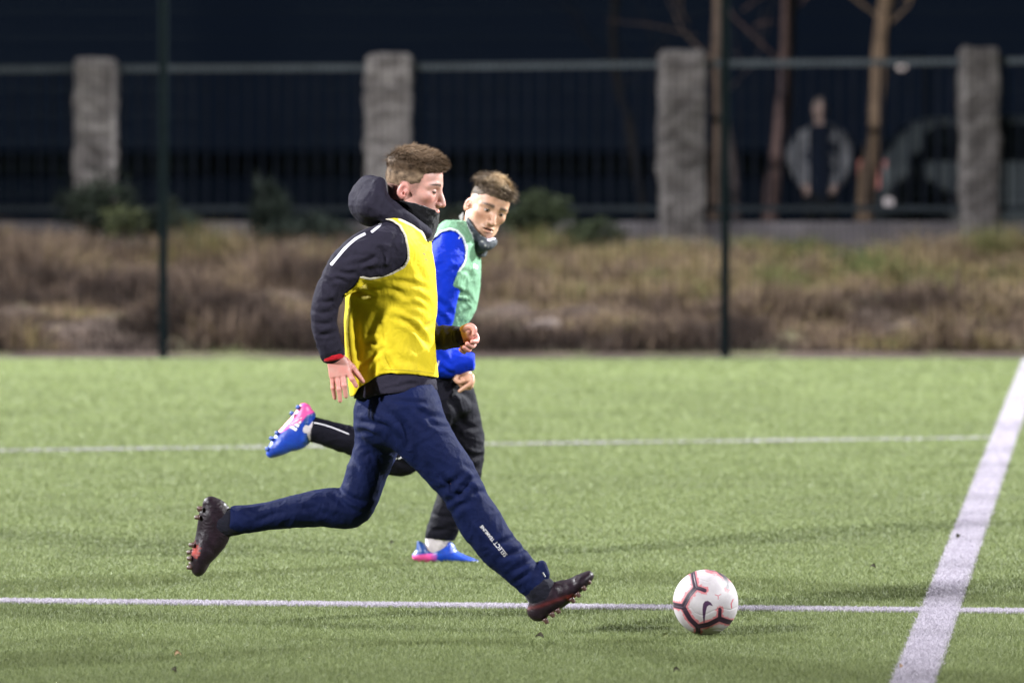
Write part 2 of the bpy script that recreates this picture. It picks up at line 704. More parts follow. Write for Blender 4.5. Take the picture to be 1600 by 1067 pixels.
# ================================================================== heads
class Head:
    """local frame: x forward, y to the person's left, z up, metres, origin between the ears at eye height"""

    def __init__(self, origin, M, s=1.0):
        self.o, self.M, self.s = np.asarray(origin), np.asarray(M), s

    def w(self, p):
        return self.o + self.M @ (np.asarray(p, float) * self.s)

    def local(self, V):
        return ((V - self.o) @ self.M) / self.s

    def st(self, rows):
        return [(*self.w(r[:3]), r[3] * self.s, r[4] * self.s) for r in rows]

    def build(self, f, mouth_open=0.0, slim=1.0):
        s, M = self.s, self.M
        b = lambda c, r, k=.01, op='add', MM=None: f.ball(self.w(c), np.array([r] * 3 if np.isscalar(r) else r) * s, k * s, op, M if MM is None else MM)
        b((-.004, 0, .032), (.086, .073, .084), .0)
        b((.030, 0, .034), (.062, .064, .058), .03)
        b((.028, 0, -.020), (.058, .060 * slim, .062), .03)
        b((.036, 0, -.060), (.047, .048 * slim, .045), .03)
        b((.052, 0, -.088), (.030, .031 * slim, .024), .025)
        b((.069, 0, -.100), (.015, .019, .014), .016)                 # chin
        for y in (-1, 1):
            f.loft(self.st([(-.004, y * .058, -.048, .013, .013), (.022, y * .052 * slim, -.075, .014, .014), (.058, y * .026 * slim, -.098, .013, .013)]), k=.022 * s, sub=3)
            b((.055, y * .044, -.020), (.022, .019, .015), .022)        # cheekbone
            f.loft(self.st([(.086, y * .010, .017, .008, .008), (.082, y * .033, .021, .0085, .008), (.063, y * .054, .014, .007, .007)]), k=.012 * s, sub=3)
            b((.094, y * .032, -.002), (.014, .0165, .0095), .010, 'cut')
        # nose
        f.loft(self.st([(.083, 0, .014, .009, .008), (.094, 0, -.008, .0095, .008), (.104, 0, -.028, .0105, .0095), (.1085, 0, -.041, .0105, .0105)]), k=.011 * s, sub=3)
        for y in (-1, 1):
            b((.097, y * .0125, -.043), (.011, .0075, .0085), .006)
            b((.103, y * .0065, -.0525), (.0055, .0034, .0035), .003, 'cut')
        # mouth
        b((.079, 0, -.070), (.018, .026, .020), .016)
        b((.0935, 0, -.0665), (.0065, .021, .0052), .006)
        b((.0915, 0, -.0795), (.0070, .018, .0062), .006)
        b((.0955, 0, -.0725), (.013, .0265, .0012 + mouth_open), .003, 'cut')
        # eyes: lids round the eyeball
        for y in (-1, 1):
            b((.0715, y * .0315, -.0015), .0142, .004)
        # ears
        for y in (-1, 1):
            a = -R(18) * y
            E = self.M @ np.array([[math.cos(a), -math.sin(a), 0], [math.sin(a), math.cos(a), 0], [0, 0, 1]]) @ np.array(
                [[math.cos(.25), 0, math.sin(.25)], [0, 1, 0], [-math.sin(.25), 0, math.cos(.25)]])
            b((-.012, y * .0755, -.014), (.0185, .0075, .030), .006, 'add', E)
            b((-.0075, y * .0862, -.011), (.0110, .0105, .0190), .003, 'cut', E)
            b((-.004, y * .080, -.020), (.0055, .009, .0075), .003, 'cut', E)
            b((-.001, y * .077, -.016), (.005, .006, .008), .004, 'add', E)
        # neck
        f.loft(self.st([(-.022, 0, -.02, .052, .05), (-.030, 0, -.08, .053, .052), (-.04, 0, -.14, .056, .06)]), k=.025 * s, sub=3)

    def pigment(self, V, thick=1.0):
        """flush (lips, cheeks, nose, ears) and brow masks from the local position"""
        L = self.local(V)
        x, y, z = L.T
        ay = np.abs(y)
        g = lambda c, r: np.exp(-(((x - c[0]) / r[0]) ** 2 + ((ay - c[1]) / r[1]) ** 2 + ((z - c[2]) / r[2]) ** 2))
        lips = np.maximum(g((.098, 0, -.067), (.010, .018, .0055)), g((.097, 0, -.0795), (.010, .016, .0060)))
        fl = .75 * lips + .42 * g((.075, .046, -.035), (.03, .022, .02)) + .4 * g((.108, 0, -.042), (.014, .013, .012)) + .5 * g((-.012, .082, -.014), (.03, .014, .036))
        fl = fl + .10 * fbm(L * 45, 3)
        on = (x > .04) & (z > -.03) & (z < .05)
        arch = .0200 + .0022 * np.sin(np.clip((ay - .012) / .045, 0, 1) * math.pi)
        w = np.clip(1.15 - (ay - .012) / .06, .45, 1)
        br = 1.25 * np.exp(-((z - arch) / (.0058 * w * thick)) ** 2) * (ay > .010) * np.clip((.062 - ay) / .01, 0, 1) * np.clip((ay - .009) / .005, 0, 1) * on
        br = br * (.88 + .2 * vnoise(L * np.array([300, 300, 120])))
        return np.clip(fl, 0, .95), np.clip(br, 0, .95)


def make_eyes(head, down, half, mats, parent):
    """eyeball with iris and pupil, and an upper and lower lid closing over it, set into each socket"""
    for y in (-1, 1):
        c = head.w((.0728, y * .0315, -.0015))
        s = head.s
        bm = bmesh.new()
        bmesh.ops.create_uvsphere(bm, u_segments=32, v_segments=24, radius=.0142 * s)
        g = (head.M @ np.array([math.cos(down), 0, -math.sin(down)]))
        fwd = Vector(g).normalized()
        q = Vector((0, 0, 1)).rotation_difference(fwd).to_matrix().to_4x4()
        # the poles of the sphere look along the gaze: rings are pupil, iris, white
        for f in bm.faces:
            cz = f.calc_center_median().z / (.0142 * s)
            f.material_index = 2 if cz > .955 else 1 if cz > .83 else 0
            f.smooth = True
        bm.transform(Matrix.Translation(Vector(c)) @ q)
        o = bm_obj('eye', bm, None, parent)
        for m in mats[:3]:
            o.data.materials.append(m)
        # lids: two shells of a slightly larger sphere, the slit between them left open
        for top in (True, False):
            bm = bmesh.new()
            n, k = 22, 18
            r = .0151 * s
            grid = []
            for i in range(n + 1):
                az = (i / n - .5) * R(150)
                edge = R(half if top else -half * .9) * math.cos(az * 1.1) ** .8 if abs(az) < R(80) else 0
                edge -= down * .6
                row = []
                for j in range(k + 1):
                    el = edge + (R(82) - edge if top else R(-82) - edge) * j / k
                    p = np.array([math.cos(el) * math.cos(az), math.cos(el) * math.sin(az), math.sin(el)]) * r
                    row.append(bm.verts.new(Vector(c + head.M @ p)))
                grid.append(row)
            for i in range(n):
                for j in range(k):
                    fc = bm.faces.new((grid[i][j], grid[i + 1][j], grid[i + 1][j + 1], grid[i][j + 1]))
                    fc.smooth = True
                    fc.material_index = 1 if ((j <= 2 and top) or (j == 0 and half < 8)) else 0
            o = bm_obj('eyelid', bm, None, parent, smooth=True)
            o.data.materials.append(mats[3])
            o.data.materials.append(mats[4])


def make_hair(head, region, thick, length, flow, mat, parent, n=5200, seed=3, wig=.35, strand_w=.0006, tip_col=None, puffs=()):
    """a close cap shaped by the haircut, with single hairs on it"""
    s = head.s
    corners = np.array([head.w((a, b, c)) for a in (-.13, .14) for b in (-.11, .11) for c in (-.09, .17)])
    f = Field.box(corners.min(0), corners.max(0), .0026)
    b = lambda c, r, k: f.ball(head.w(c), np.array(r) * s, k * s, 'add', head.M)
    b((-.004, 0, .032), (.086, .073, .084), .0)
    b((.030, 0, .034), (.062, .064, .058), .03)
    sl = tuple(slice(0, k) for k in f.D.shape)
    X, Y, Z = f.grid(sl)
    q = np.stack(np.broadcast_arrays(X, Y, Z), -1).reshape(-1, 3).astype(np.float64)
    L = head.local(q)
    d = f.D.reshape(-1).astype(np.float64)
    near = np.abs(d) < .06
    t = np.zeros(len(q))
    t[near] = thick(L[near])
    d = d - t * s
    near = np.abs(d) < .02
    d[near] += (.0020 * fbm(L[near] * np.array([60, 95, 70]) + seed, 3)) * np.clip(t[near] / .010, .15, 1.3)
    for c, r in puffs:
        k0 = np.sqrt((((L - np.array(c)) / np.array(r)) ** 2).sum(1))
        d2 = (k0 - 1) * min(r) * s
        h = np.maximum(.014 - np.abs(d - d2), 0) / .014
        d = np.minimum(d, d2) - h * h * .014 / 4
    reg = poly_sdf(L[:, 0], L[:, 2], region) * s
    reg = reg + .0035 * vnoise(L * 150) + .002 * vnoise(L * 330)
    d = np.maximum(d, reg)
    f.D = d.reshape(f.D.shape).astype(np.float32)
    V, Q = f.mesh(2)
    N = vnormals(V, Q)
    # strands
    A = np.linalg.norm(np.cross(V[Q[:, 2]] - V[Q[:, 0]], V[Q[:, 3]] - V[Q[:, 1]]), axis=1)
    r2 = np.random.default_rng(seed)
    pick = r2.choice(len(Q), n, p=A / A.sum())
    wq = r2.dirichlet((1, 1, 1, 1), n)
    base = np.einsum('nk,nkc->nc', wq, V[Q[pick]])
    nor = np.einsum('nk,nkc->nc', wq, N[Q[pick]])
    Lb = head.local(base)
    keep = poly_sdf(Lb[:, 0], Lb[:, 2], region) < -.0005
    base, nor, Lb = base[keep], nor[keep], Lb[keep]
    n = len(base)
    ln = length(Lb) * s * r2.uniform(.6, 1.25, n)
    fl = (flow(Lb) @ head.M.T)
    clump = np.stack([fbm(Lb * 38 + 5, 2), fbm(Lb * 38 + 45, 2), fbm(Lb * 38 + 95, 2)], 1)
    dirn = nor * .55 + fl + clump * wig + r2.normal(0, .16, (n, 3))
    dirn /= np.linalg.norm(dirn, axis=1, keepdims=True)
    side = np.cross(dirn, r2.normal(0, 1, (n, 3)))
    side /= np.linalg.norm(side, axis=1, keepdims=True)
    segs = 3
    rows, tips = [], []
    down = np.array([0, 0, -1.0])
    for i in range(segs + 1):
        u = i / segs
        c = base - nor * .0015 + dirn * (ln * u)[:, None] + (clump * .25 + down * .25) * (ln * u * u)[:, None]
        wd = strand_w * s * (1 - .75 * u)
        rows.append(c + side * wd)
        rows.append(c - side * wd)
        tips += [np.full(n, .35 + .65 * u)] * 2
    SV = np.stack(rows, 1).reshape(-1, 3)
    st = np.stack(tips, 1).reshape(-1)
    k = 2 * (segs + 1)
    SQ = np.concatenate([np.stack([np.arange(n) * k + 2 * i + e for e in (0, 1, 3, 2)], 1) for i in range(segs)])
    tint_s = np.repeat(np.clip((tip_col(Lb) if tip_col else .5) + r2.normal(0, .2, n), 0, 1), k)
    Lv = head.local(V)
    tint_v = np.clip((tip_col(Lv) if tip_col else .5) + .25 * fbm(Lv * np.array([90, 160, 90]), 2), 0, 1)
    allV = np.concatenate([V, SV])
    allQ = np.concatenate([Q, SQ + len(V)])
    me = mesh_np('hair', allV, allQ)
    set_attr(me, 'tint', np.concatenate([tint_v, tint_s]))
    tv = np.clip(.50 + .5 * fbm(Lv * np.array([70, 130, 70]) + 3, 2) , 0, 1)
    set_attr(me, 'tip', np.concatenate([tv, st]))
    return link('hair', me, mat, parent)


def rot(axis_, a):
    return np.array(Matrix.Rotation(a, 3, axis_))


def zone(px0, px1, D, step):
    a, b = sorted((P(px0, 0, D)[0], P(px1, 0, D)[0]))
    return (a, b, step)


def zonez(py0, py1, D, step):
    a, b = sorted((P(0, py0, D)[2], P(0, py1, D)[2]))
    return (a, b, step)


def garment(name, V, Q, mat, parent, **attrs):
    me = mesh_np(name, V, Q)
    for k, v in attrs.items():
        set_attr(me, k, v)
    return link(name, me, mat, parent)


def cleat(name, stations, D, studs, mat, stud_mat, parent, paint=None, extra=None, top=None, h=.0024):
    """a football boot: loft from heel to toe, opening cut by the ankle line, studs as parts"""
    st = edges(stations, D)
    m = st[:, 3:5].max() + .02
    f = Field.box(st[:, :3].min(0) - m - .02, st[:, :3].max(0) + m + .02, h)
    f.loft(st, k=0, sub=6, cap=.9)
    if extra:
        extra(f)
    V, Q = f.mesh(2)
    V = folds(V, Q, top or [], (.0007, 60, (1, 1, 1)))
    at = {}
    if paint:
        at = paint(V)
    o = garment(name, V, Q, mat, parent, **at)
    for px, py, dx, dy, dep, L in studs:
        a = Vector(P(px, py, D + dep))
        b = Vector(P(px + dx * L, py + dy * L, D + dep))
        bm = bmesh.new()
        bm_tube(bm, [a, a.lerp(b, .35), a.lerp(b, .85), b], [.0105, .0085, .0070, .0055], 10)
        bm_obj('stud', bm, stud_mat, o, smooth=True)
    return o, (V, Q)
# ================================================================== the player in the yellow bib
D1 = 14.40
SKIN1 = skin_mat('fair_skin', (.50, .265, .22), (.58, .17, .15))
SKIN2 = skin_mat('tanned_skin', (.43, .245, .160), (.42, .14, .10))
EYE_MATS = [plain('eye_white', (.36, .31, .29), .3, .05), plain('iris_brown', (.075, .045, .03), .2, .2, 400), plain('pupil_black', (.004, .004, .004), .15, 0)]
LASH = plain('eyelash', (.02, .013, .01), .6, .1)
WHITE_PRINT = plain('white_print', (.62, .60, .63), .5, .05)
BLACK_PRINT = plain('dark_print', (.05, .05, .02), .6, .1)
REFLECT = plain('reflective_stripe', (.55, .54, .60), .4, .06, 60)


def build_player_one():
    root = empty('person', P(640, 990, D1) * np.array([1, 1, 0]), 'person in yellow training bib over dark hooded jacket sprinting after the ball', 'person')
    torso = edges([(556, 648, 690, 645, 0, .165), (550, 605, 684, 596, 0, .165), (544, 560, 679, 552, 0, .16), (545, 520, 677, 515, 0, .158), (546, 480, 681, 478, 0, .165),
                   (549, 452, 680, 445, 0, .175), (558, 424, 677, 412, 0, .185), (566, 396, 668, 382, 0, .185), (578, 370, 654, 358, 0, .15), (598, 345, 652, 342, 0, .085)], D1)
    r_arm = edges([(596, 352, 626, 422, -.155, .07), (568, 360, 597, 434, -.185, .068), (536, 382, 566, 444, -.205, .064), (508, 424, 541, 460, -.215, .058), (489, 464, 530, 478, -.215, .053),
                   (486, 500, 527, 502, -.212, .048), (491, 528, 530, 525, -.208, .044), (501, 557, 537, 547, -.203, .036)], D1)
    l_arm = np.concatenate([edges([(610, 380, 672, 392, .165, .07)], D1), chain([(645, 440, .20, .062), (652, 495, .215, .058)], D1),
                            edges([(672, 543, 674, 505, .13, .050), (696, 546, 697, 509, .070, .045), (719, 541, 718, 511, .015, .036)], D1)])
    rear = edges([(552, 640, 642, 660, .085, .105), (552, 690, 624, 705, .095, .095), (541, 730, 606, 745, .10, .085), (530, 762, 590, 790, .105, .078), (520, 767, 566, 819, .11, .074),
                  (492, 765, 518, 822, .115, .07), (450, 774, 468, 824, .12, .066), (410, 784, 420, 830, .125, .055), (363, 789, 371, 836, .125, .05)], D1)
    front = edges([(574, 648, 691, 636, -.085, .11), (622, 702, 712, 680, -.095, .10), (654, 737, 735, 714, -.10, .090), (684, 772, 754, 748, -.10, .082), (703, 805, 768, 776, -.10, .082),
                   (720, 835, 787, 804, -.10, .077), (748, 872, 806, 836, -.095, .07), (784, 904, 832, 868, -.085, .06), (815, 931, 853, 893, -.08, .052)], D1)

    # ---- body: one continuous skin from head to ankles
    f = Field(axis(P(290, 0, D1)[0], P(930, 0, D1)[0], .007, [zone(600, 706, D1, .0017), zone(506, 576, D1, .0018), zone(712, 752, D1, .0018)]),
              axis(D1 - .28, D1 + .30, .007, [(D1 - .235, D1 + .125, .0021)]),
              axis(P(0, 975, D1)[2], P(0, 222, D1)[2], .007, [zonez(226, 372, D1, .0017), zonez(500, 632, D1, .0019)]))
    f.loft(torso, 0, grow=-.03)
    for l in (r_arm, l_arm):
        f.loft(l, .03, grow=-.016)
    for l in (rear, front):
        f.loft(l, .03, grow=-.018)
    f.loft(edges([(322, 796, 358, 800, .125, .026), (314, 830, 352, 838, .125, .03), (306, 860, 330, 868, .125, .032)], D1), .015)
    f.loft(edges([(838, 928, 856, 952, -.08, .026), (866, 918, 880, 938, -.08, .03), (895, 908, 903, 922, -.08, .03)], D1), .015)
    M1 = rot('Z', R(-13)) @ rot('Y', R(9))
    head = Head(P(645, 292.5, D1), M1, 1.03)
    # right hand, hanging open, back of the hand to the camera
    f.loft(edges([(513, 556, 535, 548, -.203, .021), (511, 566, 539, 555, -.203, .0165), (513, 578, 546, 567, -.204, .015), (515, 592, 549, 580, -.207, .0125)], D1), .012, sub=4, cap=.8)
    for fg in ([(543, 580, -.207, .0098), (550, 592, -.214, .0088), (556.5, 603, -.211, .0072)],
               [(535.5, 586, -.209, .0098), (538, 602, -.217, .0088), (540.5, 619, -.213, .0072)],
               [(527.5, 590, -.209, .0094), (529.5, 608, -.216, .0084), (531.5, 626, -.212, .0070)],
               [(519.5, 590, -.205, .0086), (520.5, 606, -.207, .0076), (523, 622, -.202, .0062)],
               [(538, 562, -.198, .0125), (550, 574, -.192, .0112), (559.5, 586, -.189, .0098), (567, 596, -.187, .0072)]):
        f.loft(chain(fg, D1), .0035, sub=4)
        x, y, dy, r = fg[1]
        f.ball(P(x, y, D1 + dy - .001), r * 1.08, .004)
    # left hand, a loose fist beyond the cuff
    sh_ = lambda rows: [(a, b, c - .095, d) for a, b, c, d in rows]
    f.ball(P(733, 517, D1 - .02), (.017, .02, .014), .008)
    f.loft(edges([(716, 536, 716, 516, .014, .018), (723, 537, 723, 513, .004, .020), (734, 533, 733, 512, -.007, .020)], D1), .012, sub=4)
    for fg in ([(724, 514, .07, .0125), (734, 509.5, .058, .011), (741, 514, .05, .0098), (740.5, 522, .046, .0080)],
               [(736, 517, .10, .0105), (744, 525, .092, .0096), (744.5, 533, .074, .0088), (738, 533.5, .058, .0076)],
               [(733, 526, .105, .0105), (740.5, 536, .096, .0096), (737, 541, .072, .0088), (730, 537, .058, .0076)],
               [(727, 532, .108, .0100), (733, 543, .098, .0092), (731.5, 547, .074, .0084), (725, 542.5, .060, .0072)],
               [(720, 534, .108, .0092), (725, 547, .10, .0082), (725, 550, .078, .0074), (719, 546, .064, .0064)]):
        f.loft(chain(sh_(fg), D1), .003, sub=4)
    head.build(f, 0.0)
    V, Q = f.mesh(1)
    del f
    fl, br = head.pigment(V)
    Lh = head.local(V)
    fade = poly_sdf(Lh[:, 0], Lh[:, 2], [(.097, .066), (.086, .064), (.066, .058), (.050, .050), (.043, .030), (.038, .010), (.031, -.020), (.015, -.026), (.009, .004), (-.004, .018), (-.022, .016), (-.032, -.012), (-.036, -.045), (-.055, -.075), (-.10, -.075), (-.15, .0), (-.14, .17), (.15, .17), (.15, .075)])
    br = np.maximum(br, np.clip((.005 - fade) / .009, 0, 1) * .42 * (.8 + .4 * vnoise(Lh * 420)) * (Lh[:, 0] < .062))
    qx, qy = px_of(V)
    hands = (qy > 500) & (qy < 640)
    fl = np.where(hands, .35 + .2 * fbm(V * 60, 2), fl)
    body = garment('body', V, Q, SKIN1, root, flush=np.clip(fl, 0, 1), brow=np.where(hands, 0, br))
    make_eyes(head, R(24), 1.5, EYE_MATS + [SKIN1, LASH], body)

    # ---- hair: faded sides, longer brushed top
    region = [(.097, .066), (.086, .064), (.066, .058), (.050, .050), (.043, .030), (.038, .010), (.031, -.020), (.015, -.026), (.009, .004), (-.004, .018), (-.022, .016), (-.032, -.012),
              (-.036, -.045), (-.055, -.075), (-.10, -.075), (-.15, .0), (-.14, .17), (.15, .17), (.15, .075)]
    ss = lambda v, a, b: np.clip((v - a) / (b - a), 0, 1) ** 2 * (3 - 2 * np.clip((v - a) / (b - a), 0, 1))
    thick = lambda L: .0006 + .0140 * ss(L[:, 2], .045, .085) + .004 * ss(L[:, 0], -.03, -.09) * ss(L[:, 2], -.02, .05)
    length = lambda L: .0045 + .0215 * ss(L[:, 2], .055, .095)
    flow = lambda L: np.stack([.55 * ss(L[:, 2], .04, .09) + .05, 0 * L[:, 0], .15 + 0 * L[:, 0]], 1)
    hm = hair_mat('brown_hair', (.040, .025, .016), None, (.090, .056, .034), (.35, .245, .16))
    make_hair(head, region, thick, length, flow, hm, body, n=17000, seed=3, strand_w=.00055, tip_col=lambda L: .08 + .72 * ss(-L[:, 2], -.062, -.040) + .55 * ss(L[:, 2], .092, .122),  # pale faded sides; dark band and light crown paint in shade and rim light
              puffs=[((.053, .0, .082), (.033, .050, .019)), ((.024, 0, .100), (.05, .052, .018))])

    # ---- jacket
    jm = cloth('charcoal_cloth', (.0195, .0175, .029), .75, .0)
    cuffm = cloth('black_cuff', (.008, .008, .011), .8)
    redm = cloth('red_cuff_band', (.42, .012, .022), .7)
    f = Field.box((P(478, 0, D1)[0], D1 - .30, P(0, 632, D1)[2]), (P(728, 0, D1)[0], D1 + .30, P(0, 318, D1)[2]), .0042)
    f.loft(np.concatenate([edges([(547, 645, 690, 634, 0, .185)], D1), edges([(547, 612, 688, 604, 0, .182)], D1), torso[2:]]), 0, grow=-.012)
    f.loft(r_arm, .045)
    f.loft(l_arm, .045)
    hem = [(400, 300), (800, 300), (800, 560), (684, 609), (640, 613), (600, 616), (575, 621), (553, 623), (540, 626), (400, 626)]
    f.func(lambda X, Y, Z: -poly_sdf(800 + X * F / Y, YH + (H - Z) * F / Y, hem) * D1 / F)
    V, Q = f.mesh(2)
    js = [([(497, 431), (510, 438), (519, 452)], 4, .0045), ([(585, 387), (597, 392), (600, 405), (592, 416)], 4.5, .009), ([(558, 414), (578, 406), (590, 398)], 3.5, .005),
          ([(566, 423), (592, 421), (615, 412)], 4, .005), ([(538, 372), (560, 372), (585, 362)], 3, .003), ([(486, 484), (505, 489), (524, 485)], 3, .003), ([(487, 503), (508, 506), (527, 501)], 3, .003),
          ([(489, 521), (508, 523), (528, 518)], 3, .003), ([(494, 470), (512, 472), (528, 466)], 3, .0035), ([(530, 404), (552, 398), (575, 400)], 4, .004), ([(528, 424), (545, 428), (558, 424)], 4, .004),
          ([(622, 360), (618, 380), (620, 400)], 4, .003), ([(600, 610), (640, 600), (678, 604)], 3, .003), ([(515, 440), (528, 436), (540, 440)], 3, .004), ([(685, 512), (690, 528), (688, 545)], 3, .004),
          ([(700, 511), (704, 526), (701, 543)], 3, .003)]
    V = folds(V, Q, js, (.0034, 20, (1, 1, .8)), 3)
    jacket = garment('jacket', V, Q, jm, root)
    bj = bvh_of((V, Q))
    ribbon('reflective_stripe', [(598, 343), (592, 353), (580, 363)], 4.2, bj, D1 - .2, REFLECT, jacket)
    ribbon('reflective_stripe', [(571, 365), (556, 373), (540, 387), (528, 401), (517, 414)], 4.4, bj, D1 - .2, REFLECT, jacket)
    for nm, st, mt in (('cuff', [(500, 552, 536.5, 543, -.204, .0395), (503, 560, 537.5, 551, -.203, .0385)], cuffm), ('cuff_band', [(503.5, 559, 537.5, 550, -.203, .0395), (506, 566, 537.5, 555, -.203, .0375)], redm),
                       ('cuff', [(716, 542, 715, 510, .02, .036), (722, 540, 722, 511, .008, .034)], cuffm)):
        s = edges(st, D1)
        f = Field.box(s[:, :3].min(0) - .06, s[:, :3].max(0) + .06, .003)
        f.loft(s, 0, sub=3, cap=.22)
        v, q = f.mesh(2)
        garment(nm, v, q, mt, jacket)
    # hood lying round the neck
    f = Field.box((P(530, 0, D1)[0], D1 - .19, P(0, 384, D1)[2]), (P(680, 0, D1)[0], D1 + .19, P(0, 268, D1)[2]), .004)
    f.ball(P(582, 316, D1), (.080, .125, .082), .0, 'add', rot('Y', R(-25)))
    f.loft([(*P(662, 362, D1 - .045), .026, .03), (*P(640, 352, D1 - .098), .034, .032), (*P(612, 334, D1 - .122), .040, .034), (*P(585, 316, D1 - .118), .046, .036)], .04)
    f.loft([(*P(662, 362, D1 + .045), .026, .03), (*P(640, 352, D1 + .098), .034, .032), (*P(612, 334, D1 + .122), .040, .034), (*P(585, 316, D1 + .118), .046, .036)], .04)
    f.loft([(*P(592, 286, D1 - .085), .020, .020), (*P(578, 286, D1 - .04), .022, .022), (*P(574, 286, D1), .022, .022), (*P(578, 286, D1 + .04), .022, .022), (*P(592, 286, D1 + .085), .020, .020)], .03)
    f.ball(P(634, 290, D1), (.090, .094, .108), .02, 'cut')
    V, Q = f.mesh(2)
    V = folds(V, Q, [([(560, 345), (552, 325), (556, 300)], 4, .003), ([(604, 288), (612, 312), (634, 338)], 4, .004), ([(575, 340), (600, 345), (630, 362)], 5, .004), ([(570, 300), (590, 318), (600, 335)], 6, .003)], (.0025, 17, (1, 1, 1)), 8)
    garment('hood', V, Q, jm, jacket)

    # ---- neck gaiter pulled up over the mouth
    gm = cloth('black_fleece', (.010, .010, .012), .9, .3)
    f = Field.box((P(604, 0, D1)[0], D1 - .13, P(0, 378, D1)[2]), (P(700, 0, D1)[0], D1 + .13, P(0, 300, D1)[2]), .003)
    f.loft([(*P(648, 374, D1), .058, .080), (*P(649, 358, D1), .068, .080), (*P(648, 340, D1), .082, .081), (*P(648, 318, D1), .084, .083), (*P(649, 300, D1), .084, .083)], 0)
    top = [(560, 304), (600, 308), (626, 314), (648, 318), (668, 324), (684, 331), (692, 336), (760, 350), (760, 420), (560, 420)]
    f.func(lambda X, Y, Z: -poly_sdf(800 + X * F / Y, YH + (H - Z) * F / Y, top) * D1 / F, k=.006)
    V, Q = f.mesh(2)
    V = folds(V, Q, [([(628, 322), (655, 335), (684, 345)], 4, .003), ([(632, 332), (655, 348), (680, 354)], 4, .0035), ([(640, 345), (658, 358), (672, 364)], 4, .003), ([(665, 327), (678, 338), (686, 350)], 3, .002)], (.002, 28, (1, 1, 1.3)), 4)
    garment('neck_gaiter', V, Q, gm, root)

    # ---- bib
    bm_ = cloth('yellow_bib_cloth', (.62, .485, .022), .55, .05, .05, trim=(.50, .46, .37), trim_w=.0068)
    f = Field.box((P(530, 0, D1)[0], D1 - .27, P(0, 634, D1)[2]), (P(700, 0, D1)[0], D1 + .27, P(0, 326, D1)[2]), .0036)
    tb = torso.copy()
    f.loft(tb[:-1], 0, grow=.004)
    f.loft(r_arm[:4], .045, grow=.005)
    f.loft(l_arm[:3], .045, grow=.005)
    f.loft(edges([(598, 338, 640, 346, -.10, .052), (622, 352, 664, 360, -.06, .055)], D1), .03)
    f.loft(edges([(598, 338, 640, 346, .10, .052), (622, 352, 664, 360, .06, .055)], D1), .03)
    f.loft(edges([(541, 455, 565, 452, -.04, .07), (539, 500, 562, 500, -.05, .08), (541, 560, 566, 560, -.06, .08), (547, 617, 568, 612, -.06, .075)], D1), .02)
    topl = [(596, 339), (610, 339), (626, 342), (645, 350), (660, 361), (669, 374)]
    out = [(541, 436), (566, 380)] + topl + [(700, 378), (700, 588), (684, 590), (650, 585), (610, 583), (594, 585), (577, 596), (560, 606), (553, 619), (536, 622), (520, 600)]
    hole = [(500, 330), (598, 342), (613, 346), (624, 354), (632, 369), (636, 388), (637, 404), (630, 416), (612, 426), (592, 432), (576, 434), (563, 431), (556, 446), (541, 458), (500, 462)]
    neck = lambda X, Y, Z: np.sqrt((((X - P(650, 0, D1)[0]) / .058) ** 2) + ((Y - D1) / .088) ** 2 + ((Z - P(0, 338, D1)[2]) / .075) ** 2) * .06 - .06

    def armcut(X, Y, Z):
        d = poly_sdf(800 + X * F / Y, YH + (H - Z) * F / Y, hole) * D1 / F
        return np.maximum(d, np.minimum(.075 - np.abs(Y - D1), X - P(603, 0, D1)[0]))
    f.func(lambda X, Y, Z: -poly_sdf(800 + X * F / Y, YH + (H - Z) * F / Y, out) * D1 / F)
    f.func(armcut)
    f.func(neck)
    V, Q = f.mesh(2)
    qx, qy = px_of(V)
    e = np.minimum(armcut(*V.T), neck(*V.T)) + np.maximum(0, 564 - qx) * .004
    e = np.minimum(e, line_dist(qx, qy, topl[2:])[0] * D1 / F * .8)
    bs = [([(618, 495), (640, 506), (658, 524), (672, 546)], 4.2, .0085), ([(636, 477), (655, 478), (672, 490)], 4, .004), ([(660, 512), (672, 507), (680, 500)], 4, .004),
          ([(566, 572), (582, 556), (597, 545)], 4, .008), ([(570, 540), (580, 532), (592, 540)], 4, .007), ([(598, 548), (605, 565), (615, 580)], 4, .007), ([(588, 562), (584, 578), (582, 590)], 4, .005),
          ([(575, 520), (585, 505), (592, 488)], 6, .007), ([(548, 452), (566, 458), (582, 462)], 4, .008), ([(560, 440), (580, 446), (598, 452)], 4, .004), ([(546, 480), (556, 520), (560, 560)], 6, .008),
          ([(612, 440), (640, 442), (668, 452)], 4, .005), ([(604, 452), (622, 455), (640, 468)], 4, .0045), ([(652, 462), (664, 470), (676, 484)], 4, .004), ([(606, 583), (612, 560), (610, 540)], 6, .003), ([(600, 470), (620, 476), (640, 496)], 6, .003), ([(620, 560), (645, 566), (672, 580)], 6, .003), ([(640, 540), (655, 560), (664, 582)], 6, .003),
          ([(596, 500), (600, 530), (606, 545)], 5, .006), ([(645, 400), (655, 420), (662, 440)], 5, .0025)]
    V = folds(V, Q, bs, (.0013, 12, (1, 1, .8)), 5)
    bib = garment('training_bib', V, Q, bm_, root, edge=e)
    bb = bvh_of((V, Q))
    ribbon('printed_mark', [(661, 396), (665, 398.5)], 1.6, bb, D1 - .05, BLACK_PRINT, bib)
    ribbon('printed_mark', [(663.5, 404), (667.5, 407.5)], 1.3, bb, D1 - .05, BLACK_PRINT, bib)
    ribbon('hem_seam', [(600, 577), (630, 578), (655, 580), (680, 584)], .8, bb, D1 - .1, plain('yellow_thread', (.45, .35, .01), .7), bib)

    # ---- trousers
    tm = cloth('navy_tricot', (.0052, .0092, .042), .7, .0, .15)
    f = Field.box((P(355, 0, D1)[0], D1 - .24, P(0, 940, D1)[2]), (P(860, 0, D1)[0], D1 + .24, P(0, 596, D1)[2]), .0042)
